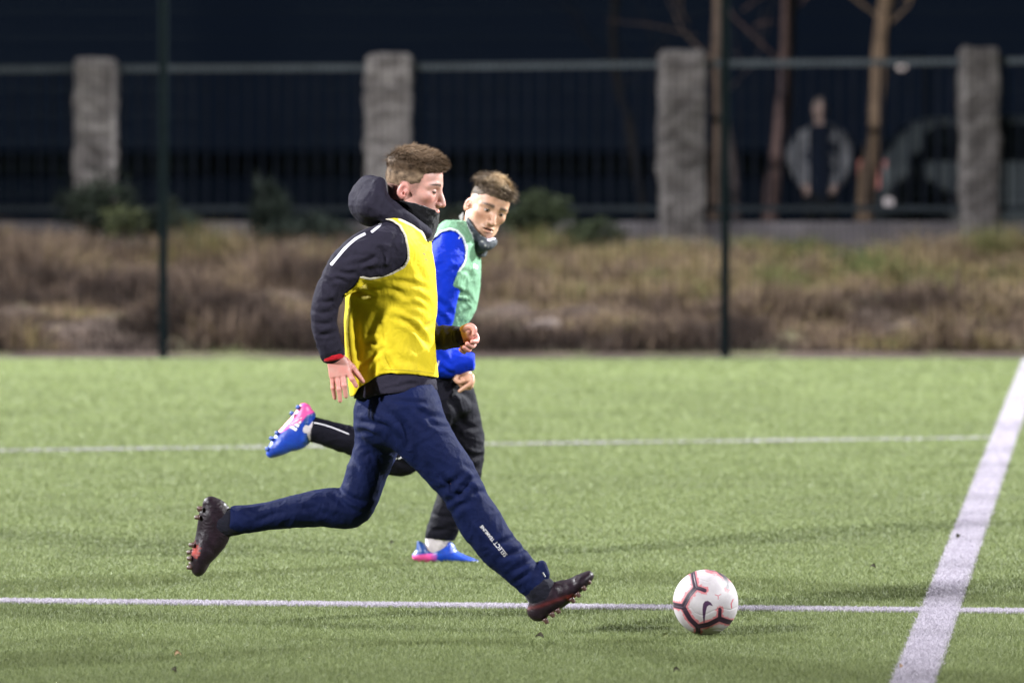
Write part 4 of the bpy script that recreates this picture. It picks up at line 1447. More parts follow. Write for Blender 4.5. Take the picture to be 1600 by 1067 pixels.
# ================================================================== ground
def ground_mesh():
    xs = np.concatenate([np.linspace(-300, -14, 14), np.linspace(-12, 12, 121), np.linspace(14, 300, 14)])
    ys = np.concatenate([np.linspace(32.5, 41.5, 73), np.linspace(42, 60, 24), np.linspace(70, 500, 12)])
    X, Y = np.meshgrid(xs, ys)
    q = np.stack([X.ravel(), Y.ravel(), np.zeros(X.size)], 1)
    t = np.clip((Y.ravel() - 32.9) / 5.2, 0, 1)
    z = .62 * (t ** .8)
    z += np.clip((Y.ravel() - 33.0) / .8, 0, 1) * np.clip((39.2 - Y.ravel()) / 1, 0, 1) * (.10 * fbm(q * 1.1, 3) + .05 * fbm(q * 4, 2))
    z = np.where(Y.ravel() > 40.1, .62 - .17 * np.clip((Y.ravel() - 40.1) / 1.5, 0, 1), z)
    z = np.where(Y.ravel() < 32.9, -.02, z)
    q[:, 2] = z
    n, m_ = len(xs), len(ys)
    F4 = np.array([(i * n + j, i * n + j + 1, (i + 1) * n + j + 1, (i + 1) * n + j) for i in range(m_ - 1) for j in range(n - 1)])
    m = NT('bank_soil')
    col = m.ramp(m.noise(1.6, 8, .65), [(.25, (.026, .018, .017)), (.5, (.046, .035, .030)), (.75, (.068, .052, .043))])
    col = m.mix(m.step(m.noise(.55, 4), .5, .68), col, (.085, .092, .045))
    m.base(col)
    m.set(Roughness=.95)
    m.b.inputs['Specular IOR Level'].default_value = .02
    m.bump(m.noise(9, 8, .7), .8, .05)
    tag(link('bank', mesh_np('bank', q, F4), m.m), kind='structure')

    m = NT('artificial_turf')
    far = m.noise(.9, 5, .6, m.scaled(1, .35, 1))
    fine = m.noise(38, 4, .7, m.scaled(1, .5, 1))
    c = m.ramp(fine, [(.3, (.045, .060, .018)), (.7, (.095, .118, .042))])
    c = m.mix(m.math('MULTIPLY', far, .5), c, (.085, .10, .04))
    m.base(c)
    m.set(Roughness=.8)
    m.b.inputs['Specular IOR Level'].default_value = .06
    m.bump(m.noise(60, 5, .7), .7, .02)
    bm = bmesh.new()
    vs = [bm.verts.new((x, y, 0)) for x, y in ((-60, -30), (60, -30), (60, 32.45), (-60, 32.45))]
    bm.faces.new(vs)
    o = bm_obj('turf', bm, m.m)
    tag(o, kind='structure')
    # kerb board that closes the turf
    bm = bmesh.new()
    bm_box(bm, (-60, 32.45, -.05), (60, 32.55, .008))
    o = bm_obj('kerb', bm, plain('dark_kerb', (.03, .028, .027), .9, .3, 8))
    tag(o, kind='structure')


ground_mesh()


def sky_mirror_ground():  # added glossy sheet, mirrors the night sky to lighten ground behind the railings
    m = NT('sky_mirror_asphalt')
    m.base(m.ramp(m.noise(2, 6, .6), [(.3, (.030, .031, .034)), (.7, (.055, .056, .060))]))
    m.set(Roughness=.22)
    bm = bmesh.new()
    for y0, y1 in ((42.2, 140),):
        bm.faces.new([bm.verts.new(v) for v in ((-120, y0, .456), (120, y0, .456), (120, y1, .456), (-120, y1, .456))])
    tag(bm_obj('sky_mirror_sheet', bm, m.m), kind='structure')


sky_mirror_ground()

# painted lines: (centre line in pixels, width in metres); on the ground, so each is a real stripe with its own blades
def gl(px, py):
    g = ground(px, py)
    return g[:2]


LINES = [('painted_line', gl(1427, 1067), gl(1580, 655), .128), ('painted_line', gl(0, 940.5), gl(1600, 956.5), .105), ('painted_line', gl(0, 705), gl(1545, 685), .10)]


def line_far(p, q, ext):
    d = (q - p) / np.linalg.norm(q - p)
    return p - d * ext[0], q + d * ext[1]


LINE_Q = []
EXT = [(6, 14), (20, 30), (30, 0)]
for (nm, p, q, w), ex in zip(LINES, EXT):
    a, b = line_far(p, q, ex)
    if nm and b[1] > 32.4:
        b = a + (b - a) * (32.4 - a[1]) / (b[1] - a[1])
    LINE_Q.append((a, b, w))


def on_line(x, y, i, soft=0.0):
    a, b, w = LINE_Q[i]
    L = np.linalg.norm(b - a)
    e = (b - a) / L
    t = (x - a[0]) * e[0] + (y - a[1]) * e[1]
    n = -(x - a[0]) * e[1] + (y - a[1]) * e[0]
    return (np.abs(n) < w / 2 + soft) & (t > 0) & (t < L)


def turf_mat(name, lo, hi, rough):
    m = NT(name)
    t = m.attr('tint').outputs['Fac']
    big = m.noise(1.1, 6, .62, m.scaled(.45, 1.5, 1))
    c = m.mix(t, lo, hi)
    c = m.mix(m.math('MULTIPLY', m.step(big, .40, .64), .55), c, m.mix(t, tuple(v * .55 for v in lo), tuple(v * .72 for v in hi)))  # darker streaks: pile direction, with shadow painted into the fibre colour
    m.base(c)
    m.set(Roughness=rough)
    m.b.inputs['Specular IOR Level'].default_value = .32
    return m.m


def blades(name, x, y, tint, size, mat, hgt=.013):
    n = len(x)
    az = rng.uniform(0, 2 * math.pi, n)
    w = .0009 * size
    h = hgt * rng.uniform(.55, 1.15, n)
    lean = rng.normal(0, .75, n) * h
    lx, ly = np.cos(az), np.sin(az)
    fa = rng.uniform(0, math.pi, n)
    ox, oy = np.cos(fa) * w, np.sin(fa) * w * .6
    z0 = np.full(n, -.001)
    A = np.stack([x - ox, y - oy, z0], 1)
    B = np.stack([x + ox, y + oy, z0], 1)
    C = np.stack([x + ox * .8 + lx * lean * .45, y + oy * .8 + ly * lean * .45, h * .62], 1)
    E = np.stack([x - ox * .8 + lx * lean * .45, y - oy * .8 + ly * lean * .45, h * .62], 1)
    T = np.stack([x + lx * lean * 1.15, y + ly * lean * 1.15, h * .98], 1)
    V = np.stack([A, B, C, E, T], 1).reshape(-1, 3)
    i = np.arange(n) * 5
    tri = np.concatenate([np.stack([i, i + 1, i + 2], 1), np.stack([i, i + 2, i + 3], 1), np.stack([i + 3, i + 2, i + 4], 1)])
    me = mesh_np(name, V, tri, smooth=False)
    set_attr(me, 'tint', np.repeat(tint, 5))
    return link(name, me, mat)


def grow_turf(N=1100000):
    # density falls with distance, blade size grows: even in the picture
    y = 1 / rng.uniform(1 / 32.42, 1 / 12.2, N)
    half = .128 * y + .35
    x = rng.uniform(-1, 1, N) * half
    size = np.clip((y / 15.5) ** 2.2, .6, 6)
    # the pitch goes on to both sides: coarser fibres there
    M2 = 420000
    y2 = 1 / rng.uniform(1 / 32.42, 1 / 11.5, M2)
    x2 = np.sign(rng.uniform(-1, 1, M2)) * (.128 * y2 + .35 + rng.uniform(0, 4.5, M2))
    x, y = np.concatenate([x, x2]), np.concatenate([y, y2])
    size = np.concatenate([size, np.clip((y2 / 15.5) ** 2.2, .9, 6) * 1.5])
    N += M2
    tint = np.clip(rng.normal(.5, .26, N), 0, 1)
    jit = rng.normal(0, .012, N)
    white = np.zeros(N, int)
    for i in range(3):
        j2 = jit * .6
        m = on_line(x, y, i, 0) if i == 2 else (on_line(x + jit * .5, y + j2, i, .0))
        if i == 2:
            m &= rng.uniform(0, 1, N) < .5 + .15 * np.sin(x * 5)
        white[m] = i + 1
    g = white == 0
    tm = turf_mat('turf_fibre', (.068, .094, .028), (.185, .218, .084), .6)
    tag(blades('grass', x[g], y[g], tint[g], size[g], tm), kind='stuff')
    wm = turf_mat('white_fibre', (.30, .275, .325), (.40, .37, .43), .7)
    for i in range(3):
        s = white == i + 1
        xs, ys_, ts, ss = x[s], y[s], tint[s], size[s]
        # lines are dense: extra fibres along them
        a, b, w = LINE_Q[i]
        n2 = (190000, 150000, 16000)[i]
        L = np.linalg.norm(b - a)
        e = (b - a) / L
        t = rng.uniform(0, 1, n2 * 3)
        px_, py_ = a[0] + (b - a)[0] * t, a[1] + (b - a)[1] * t
        off = rng.uniform(-.5, .5, len(t)) * w + rng.normal(0, .004, len(t))
        px_, py_ = px_ - e[1] * off, py_ + e[0] * off
        k = (np.abs(px_) < .128 * py_ + 2.5) & (py_ > 12.2) & (py_ < 32.4)
        if i == 2:
            k &= rng.uniform(0, 1, len(t)) < .5 + .2 * np.sin(px_ * 5)
        px_, py_ = px_[k][:n2], py_[k][:n2]
        X = np.concatenate([xs, px_])
        Y = np.concatenate([ys_, py_])
        S = np.concatenate([ss, np.clip((py_ / 13.5) ** 1.5, .9, 5)])
        T = np.clip(rng.normal(.5, .26, len(X)), 0, 1)
        o = blades('painted_line', X, Y, T, S * 1.2, wm, .0135)
        tag(o, kind='structure')


grow_turf()


# fallen leaves on the turf
def leaf(px, py, L, az, tiltv, mat, label):
    g = ground(px, py)
    bm = bmesh.new()
    n = 7
    L *= .75
    rows = []
    for i in range(n + 1):
        t = i / n
        w = L * .42 * math.sin(math.pi * (t ** .8)) + .0008
        zz_ = .018 + .010 * math.sin(math.pi * t) + tiltv * t
        p = Vector(((t - .5) * L, 0, zz_))
        rows.append([bm.verts.new(p + Vector((0, s * w, abs(s) * .006))) for s in (-1, 0, 1)])
    for a, b in zip(rows, rows[1:]):
        for k in range(2):
            bm.faces.new((a[k], a[k + 1], b[k + 1], b[k]))
    bmesh.ops.solidify(bm, geom=bm.faces[:], thickness=.0008)
    bm.transform(Matrix.Translation((g[0], g[1], .006)) @ Matrix.Rotation(R(28), 4, 'X') @ Matrix.Rotation(az, 4, 'Z'))
    tag(bm_obj('fallen_leaf', bm, mat, smooth=True), label, 'leaf', 'fallen leaves on the turf')


lt, ld, lg = plain('tan_leaf', (.42, .27, .15), .7, .3, 90), plain('dark_leaf', (.035, .030, .012), .8, .3, 90), plain('olive_leaf', (.16, .19, .06), .7, .3, 90)
leaf(278, 1034, .026, .3, .0, lt, 'pale tan leaf lying on the turf near the lower left corner')
leaf(272, 1060, .032, -.7, .0, ld, 'dark leaf at the bottom edge below the pale tan leaf')
leaf(843, 1007, .040, -.4, .004, ld, 'dark curled leaf on the turf below the leading boot')
leaf(1041, 1007, .034, .4, .0, lg, 'olive leaf on the turf just left below the football')
leaf(1363, 897, .036, -.6, .006, ld, 'dark leaf on the turf left of the broad white line')
leaf(1497, 848, .030, 1.0, .004, ld, 'dark leaf lying on the broad white line')
leaf(1057, 1060, .028, .2, .0, ld, 'dark leaf at the bottom edge below the football')
leaf(613, 859, .026, .5, .004, ld, 'small dark leaf on the turf left of the blue and pink standing boot')
leaf(1408, 1054, .018, .9, .0, lt, 'tiny brown leaf on the broad white line at the bottom edge')


# ================================================================== fences
def mesh_fence():
    root = empty('mesh_fence', (0, 32.9, 0), 'dark green welded wire sports fence on slim posts behind the turf', 'fence')
    pm = plain('green_post', (.0035, .0065, .0078), .85, .2, 20, spec=.05)
    wm = plain('green_wire', (.003, .005, .006), .85, .1, 20, spec=.04)
    xs = []
    for px in (-625, 255, 1133, 2013):
        x = P(px, 0, 32.9)[0]
        xs.append(x)
        bm = bmesh.new()
        bm_box(bm, (x - .032, 32.87, -.05), (x + .032, 32.93, 4.2), .006)
        o = bm_obj('post', bm, pm, root)
        bm = bmesh.new()
        bm_box(bm, (x - .036, 32.866, 4.2), (x + .036, 32.934, 4.23), .006)
        bm_obj('post_cap', bm, pm, o)
    for a, b in zip(xs, xs[1:]):
        bm = bmesh.new()
        n = int((b - a) / .05)
        for i in range(1, n):
            x = a + (b - a) * i / n
            bm_tube(bm, [(x, 32.845, .03), (x, 32.845, 4.15)], .0024, 4, False)
        for k in range(21):
            z = .05 + k * .2
            bm_tube(bm, [(a, 32.851, z), (b, 32.851, z)], .0018, 4, False)
        bm_obj('wire_panel', bm, wm, root)


mesh_fence()

DP = 39.9          # the pillared wall
PX = [150, 607, 1065, 1530]
PTOP = [92, 85, 80, 75]


def pillar(px, top, wpx, label, seed, light_tone=1.0):
    x = P(px, 0, DP)[0]
    z1 = P(0, top, DP)[2]
    hw = wpx / 2 * DP / F
    f = Field.box((x - hw - .05, DP - hw - .05, .45), (x + hw + .05, DP + hw + .05, z1 + .05), .016)
    rnd = .06
    f.func(lambda X, Y, Z: np.sqrt(np.maximum(np.abs(X - x) - hw + rnd, 0) ** 2 + np.maximum(np.abs(Y - DP) - hw + rnd, 0) ** 2 + np.maximum(np.abs(Z - (z1 + .5) / 2) - (z1 - .5) / 2 + rnd, 0) ** 2) - rnd, op='add')
    V, Q = f.mesh(2)
    V = V + vnormals(V, Q) * (.018 * fbm(V * 5 + seed, 3) + .010 * fbm(V * 16 + seed, 2))[:, None]
    m = NT('rough_concrete')
    c = m.ramp(m.noise(4.2, 7, .68, None, .6), [(.30, tuple(v * light_tone for v in (.070, .060, .060))), (.5, tuple(v * light_tone for v in (.19, .170, .168))), (.70, tuple(v * light_tone for v in (.34, .312, .305)))])
    m.base(c)
    m.set(Roughness=.95)
    m.bump(m.noise(30, 6, .7), .6, .01)
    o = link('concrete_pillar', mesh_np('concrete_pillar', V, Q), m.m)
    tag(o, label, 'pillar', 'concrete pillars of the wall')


for px, tp, wp, tn, lb in zip(PX, PTOP, (66, 72, 72, 62), (1.1, 1.0, .78, .60), ('rough concrete pillar at far left of the dark railing', 'concrete pillar behind the head of the yellow bib player', 'broad grey concrete pillar beside the fence post on the right', 'dim concrete pillar at far right in front of the parked car')):  # darker towards the right: light falloff painted into the concrete colour
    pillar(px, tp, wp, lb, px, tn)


def railing(pa, pb, ta, tb, label):
    a, b = P(pa, 0, DP)[0], P(pb, 0, DP)[0]
    za, zb = P(0, ta, DP)[2], P(0, tb, DP)[2]
    zl = P(0, 326, DP)[2]
    root = empty('railing', ((a + b) / 2, DP, .8), label, 'railing', 'railings between the pillars')
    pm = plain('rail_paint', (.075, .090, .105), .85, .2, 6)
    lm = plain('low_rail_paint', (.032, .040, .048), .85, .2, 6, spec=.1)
    dm = plain('slat_paint', (.009, .0115, .021), .85, .4, 6, spec=.1)
    for nm, z0, z1, h in (('top_rail', za, zb, .030), ('bottom_rail', zl, zl, .028)):
        bm = bmesh.new()
        vs = [bm.verts.new((x, DP + dy, z + dz)) for x, z in ((a, z0), (b, z1)) for dy, dz in ((-.03, -h), (.03, -h), (.03, h), (-.03, h))]
        for k in range(4):
            bm.faces.new((vs[k], vs[(k + 1) % 4], vs[4 + (k + 1) % 4], vs[4 + k]))
        bm.faces.new(vs[:4][::-1])
        bm.faces.new(vs[4:])
        bm_obj(nm, bm, pm if nm == 'top_rail' else lm, root)
    n = max(2, int((b - a) / .125))
    for i in range(n):
        x = a + (b - a) * (i + .5) / n
        z1 = za + (zb - za) * (i + .5) / n - .03
        bm = bmesh.new()
        bm_box(bm, (x - .014, DP - .012, zl + .028), (x + .014, DP + .012, z1), .004, 1)
        bm_obj('slat', bm, dm, root)


railing(-300, 116, 113, 108, 'dark slatted railing left of the leftmost concrete pillar')
railing(184, 570, 108, 106, 'dark slatted railing crossed by the left fence post')
railing(644, 1028, 105, 101, 'dark slatted railing behind the green bib player')
railing(1102, 1498, 100, 97, 'dark slatted railing in front of the standing onlooker')
railing(1562, 1900, 96, 93, 'dark slatted railing right of the rightmost concrete pillar')


def plinth():
    x0, x1 = P(-320, 0, DP)[0], P(1920, 0, DP)[0]
    f = Field.box((x0, DP - .35, .3), (x1, DP + .35, 1.0), .05)
    bm = bmesh.new()
    m = NT('plinth_stone')
    c = m.ramp(m.noise(2.0, 7, .65), [(.25, (.06, .053, .06)), (.5, (.13, .117, .129)), (.75, (.21, .19, .205))])
    m.base(c)
    m.set(Roughness=.95)
    m.bump(m.noise(14, 6, .7), .8, .03)
    bm_box(bm, (x0, DP - .16, .35), (x1, DP + .16, .90), .02)
    o = bm_obj('plinth_wall', bm, m.m)
    tag(o, 'low rough stone plinth wall under the railings', 'wall')


plinth()


# ================================================================== bank growth
def tufts(name, n, xr, yr, hfun, cfun, mat, width=.004, seed=1, spread=.5):
    r = np.random.default_rng(seed)
    x = r.uniform(*xr, n)
    y = r.uniform(*yr, n)
    t = np.clip((y - 32.9) / 5.2, 0, 1)
    z = .62 * t ** .8 - .03
    h = hfun(x, y) * r.uniform(.5, 1.2, n)
    k = h > .02
    x, y, z, h = x[k], y[k], z[k], h[k]
    n = len(x)
    az = r.uniform(0, 2 * math.pi, n)
    ln = np.abs(r.normal(0, spread, n)) * h
    fa = r.uniform(0, math.pi, n)
    w = width * r.uniform(.6, 1.6, n)
    ox, oy = np.cos(fa) * w, np.sin(fa) * w
    b = np.stack([x, y, z], 1)
    s = np.stack([ox, oy, 0 * ox], 1)
    l = np.stack([np.cos(az) * ln, np.sin(az) * ln, 0 * az], 1)
    up = np.stack([0 * h, 0 * h, h], 1)
    V = np.stack([b - s, b + s, b + up * .6 + l * .4 + s * .8, b + up * .6 + l * .4 - s * .8, b + up * .93 + l], 1).reshape(-1, 3)
    i = np.arange(n) * 5
    tri = np.concatenate([np.stack([i, i + 1, i + 2], 1), np.stack([i, i + 2, i + 3], 1), np.stack([i + 3, i + 2, i + 4], 1)])
    me = mesh_np(name, V, tri, smooth=False)
    set_attr(me, 'tint', np.repeat(np.clip(cfun(x, y) + r.normal(0, .13, n), 0, 1), 5))
    return link(name, me, mat)


def bank_grass():
    m = NT('dry_grass')
    c = m.ramp(m.attr('tint').outputs['Fac'], [(0, (.008, .0045, .0035)), (.3, (.030, .020, .016)), (.6, (.096, .067, .048)), (.8, (.108, .081, .036)), (1, (.045, .054, .018))])
    m.base(c)
    m.set(Roughness=.8)
    m.b.inputs['Specular IOR Level'].default_value = .08
    gx = lambda x, y: np.stack([x, y, 0 * x], 1)
    patchy = lambda x, y: fbm(gx(x, y) * np.array([1.5, 1.6, 1]), 3)

    def hf(x, y):
        t = np.clip((y - 32.9) / 5.4, 0, 1)
        return np.clip(.20 + .20 * patchy(x, y) + .10 * t, .11, .5) - .17 * np.clip((t - .8) / .2, 0, 1)

    def cf(x, y):
        t = np.clip((y - 32.9) / 5.4, 0, 1)
        side = np.clip((x + 1.2) / 3.0, 0, 1)
        return .28 + .34 * patchy(x + 7, y) + .12 * fbm(gx(x * 4, y * 4) + 3, 2) + t * (.26 + .30 * side) + .10 * side
    tag(tufts('bank_grass', 190000, (-10.5, 10.5), (33.0, 38.6), hf, cf, m.m, .005, 5, .6), kind='stuff')


bank_grass()


def shrub(px, py, D, rx, rz, n, leaf_r, cols, label, seed, group='shrubs along the top of the bank', stems=9, flat=.8, name='shrub', spike=0.0):
    c = P(px, py, D)
    r = np.random.default_rng(seed)
    root = empty(name, (c[0], D, c[2] - rz), label, 'shrub', group)
    m = NT('shrub_leaf')
    m.base(m.ramp(m.attr('tint').outputs['Fac'], [(0, cols[0]), (1, cols[1])]))
    m.set(Roughness=.7)
    m.b.inputs['Specular IOR Level'].default_value = .15
    cl = r.normal(0, .5, (26, 3))
    cl = cl / np.maximum(1, np.linalg.norm(cl, axis=1, keepdims=True) / .9)
    k = r.integers(0, 26, n)
    p = cl[k] + r.normal(0, .19, (n, 3))
    p = c + p * np.array([rx, rx * flat, rz])
    p[:, 2] = np.maximum(p[:, 2], c[2] - rz * .95)
    a = r.normal(0, 1, (n, 3)); a[:, 2] += spike * 3
    a /= np.linalg.norm(a, axis=1, keepdims=True)
    b = np.cross(a, r.normal(0, 1, (n, 3)))
    b /= np.linalg.norm(b, axis=1, keepdims=True)
    L = (leaf_r * r.uniform(.6, 1.5, n))[:, None] * (1 + spike * 2)
    wd = L * (.45 if not spike else .08)
    V = np.stack([p - a * L, p + b * wd, p + a * L, p - b * wd], 1).reshape(-1, 3)
    Q = np.arange(n * 4).reshape(-1, 4)
    me = mesh_np('foliage', V, Q, smooth=False)
    set_attr(me, 'tint', np.repeat(np.clip(r.uniform(0, 1, 26)[k] * .6 + r.uniform(0, .4, n), 0, 1), 4))
    link('foliage', me, m.m, root)
    bm = bmesh.new()
    for i in range(stems):
        q = cl[i]
        e = Vector(c + q * np.array([rx, rx * flat, rz]))
        s = Vector((c[0] + r.normal(0, .04), D + r.normal(0, .04), c[2] - rz - .1))
        bm_tube(bm, [s, s.lerp(e, .5) + Vector((r.normal(0, .02), 0, .03)), e], [.012, .008, .003], 5)
    bm_obj('stem', bm, plain('shrub_bark', (.06, .045, .035), .9), root)


dg_, gg, yg, bg = ((.004, .007, .004), (.013, .020, .010)), ((.010, .015, .006), (.028, .038, .015)), ((.015, .020, .007), (.045, .051, .019)), ((.006, .010, .008), (.018, .026, .019))
shrub(152, 322, 38.6, .34, .34, 2600, .028, dg_, 'dark green bush hiding the foot of the leftmost pillar', 1)
shrub(196, 352, 38.2, .22, .15, 1500, .024, yg, 'bright green low bush right of the leftmost pillar', 2)
shrub(268, 350, 38.4, .26, .20, 1600, .025, dg_, 'dark bush behind the left fence post', 3)
shrub(418, 340, 38.7, .16, .24, 700, .07, bg, 'tall greyish grass clump under the left railing', 4, spike=.6)
shrub(500, 356, 38.6, .40, .13, 1600, .025, bg, 'dark green low growth left of the hooded player', 5)
shrub(835, 345, 38.5, .30, .24, 2200, .026, gg, 'green bush right of the head of the green bib player', 6)
shrub(735, 350, 38.6, .35, .18, 1500, .025, dg_, 'dark bush behind the green bib player', 7)
shrub(918, 368, 38.4, .30, .15, 1500, .024, gg, 'low green bush left of the broad grey pillar', 8)
shrub(1330, 418, 37.4, .60, .13, 3000, .03, yg, 'yellowish leafy mound in front of the plinth wall', 9)
shrub(1010, 405, 37.4, .34, .12, 1600, .026, ((.05, .040, .02), (.13, .105, .05)), 'dry ochre clump below the broad grey pillar', 10)
shrub(1180, 448, 36.6, .45, .12, 2000, .026, gg, 'green patch of weeds right of the right fence post', 11)
shrub(1430, 470, 35.9, .55, .14, 2200, .028, ((.022, .030, .014), (.065, .077, .036)), 'green weeds low on the bank at right', 12)


# stones lying on the bank
def stone(px, py, D, r, c, label, seed):
    p = P(px, py, D)
    f = Field.box(p - r * 1.8, p + r * 1.8, r / 9)
    f.ball(p, (r * 1.3, r, r * .7), 0)
    f.ball(p + np.array([r * .5, 0, r * .2]), (r * .8, r * .8, r * .5), r * .3)
    V, Q = f.mesh(1)
    V = V + vnormals(V, Q) * (r * .18 * fbm(V / r * 1.1 + seed, 3))[:, None]
    tag(link('stone', mesh_np('stone', V, Q), plain('stone', c, .95, .3, 12, bump=.6, bdist=.02, spec=.05)), label, 'stone', 'stones on the bank')


stone(842, 518, 33.9, .13, (.075, .060, .055), 'pale pinkish stone low on the bank behind the players', 1)
stone(1500, 535, 33.5, .11, (.10, .085, .075), 'brown stone at the foot of the bank at far right', 7)


# ================================================================== trees
def tree(pts, D, r0, r1, col, label, seed, limbs):
    p = [P(x, y, D) for x, y in pts]
    root = empty('tree', (p[0][0], D, .45), label, 'tree', 'bare trees behind the railing')
    st = np.array([(*q, r0 + (r1 - r0) * i / (len(p) - 1), 0) for i, q in enumerate(p)])
    st = catmull(st, 5)
    bm = bmesh.new()
    bm_tube(bm, [Vector(s[:3]) for s in st], [s[3] for s in st], 14)
    for v in bm.verts:
        n = fbm(np.array([v.co]) * np.array([9, 9, 3]) + seed, 3)[0]
        v.co.x += n * .012
        v.co.y += n * .012
    m = NT('bark')
    m.base(m.ramp(m.noise(9, 6, .7, m.scaled(1.6, 1.6, .5)), [(.3, tuple(v * .55 for v in col)), (.7, tuple(v * 1.3 for v in col))]))
    m.set(Roughness=.95)
    m.bump(m.noise(26, 5, .7, m.scaled(1, 1, .3)), .8, .03)
    bm_obj('trunk', bm, m.m, root, smooth=True)
    r = np.random.default_rng(seed)
    bmc = bmesh.new()
    for (t, dx, dz) in limbs:
        s = Vector(st[min(int(t * (len(st) - 1)), len(st) - 1)][:3])
        e = s + Vector((dx, r.normal(0, .4), dz))
        mid = s.lerp(e, .5) + Vector((dx * .1, 0, -.08))
        bm_tube(bmc, [s, mid, e], [r1 * .30, r1 * .22, r1 * .08], 6)
        for j in range(5):
            a = s.lerp(e, .35 + .13 * j)
            b = a + Vector((r.normal(0, .35), r.normal(0, .35), abs(r.normal(.3, .25))))
            bm_tube(bmc, [a, a.lerp(b, .5) + Vector((0, 0, .03)), b], [r1 * .22, r1 * .14, r1 * .05], 5)
    bm_obj('crown', bmc, m.m, root, smooth=True)


tree([(1204, 350), (1208, 290), (1217, 230), (1226, 160), (1229, 90), (1233, 0), (1241, -180), (1235, -420)], 43.0, .085, .06, (.20, .13, .12), 'slim reddish tree trunk left of the standing onlooker', 1, [(.55, -.9, 1.2), (.7, .8, 1.1), (.85, -.5, .9), (.95, .4, .8)])
tree([(1350, 350), (1355, 290), (1367, 215), (1373, 130), (1376, 60), (1384, 0), (1400, -180), (1398, -420)], 42.0, .090, .065, (.29, .20, .135), 'lit ochre tree trunk right of the standing onlooker', 2, [(.60, .45, .65), (.66, -.9, 1.0), (.8, .7, 1.0), (.95, -.3, .8)])
tree([(1116, 345), (1118, 270), (1120, 180), (1118, 100), (1122, 0), (1118, -200), (1124, -400)], 41.6, .062, .045, (.22, .155, .12), 'thin tree trunk right beside the broad grey pillar', 3, [(.5, -.5, .8), (.7, .6, 1.0), (.9, -.4, .8)])
tree([(1152, 345), (1147, 270), (1140, 220), (1130, 150), (1128, 60), (1135, -60), (1130, -300)], 44.0, .045, .035, (.14, .11, .11), 'crooked thin tree behind the right fence post', 4, [(.5, .5, .8), (.75, -.6, .9)])
tree([(1004, 345), (996, 270), (984, 200), (968, 140), (958, 70), (962, -40), (955, -300)], 46.0, .050, .035, (.045, .04, .043), 'faint bent tree left of the broad grey pillar', 5, [(.5, .6, .8), (.6, -.6, .8), (.8, .5, 1.0)])


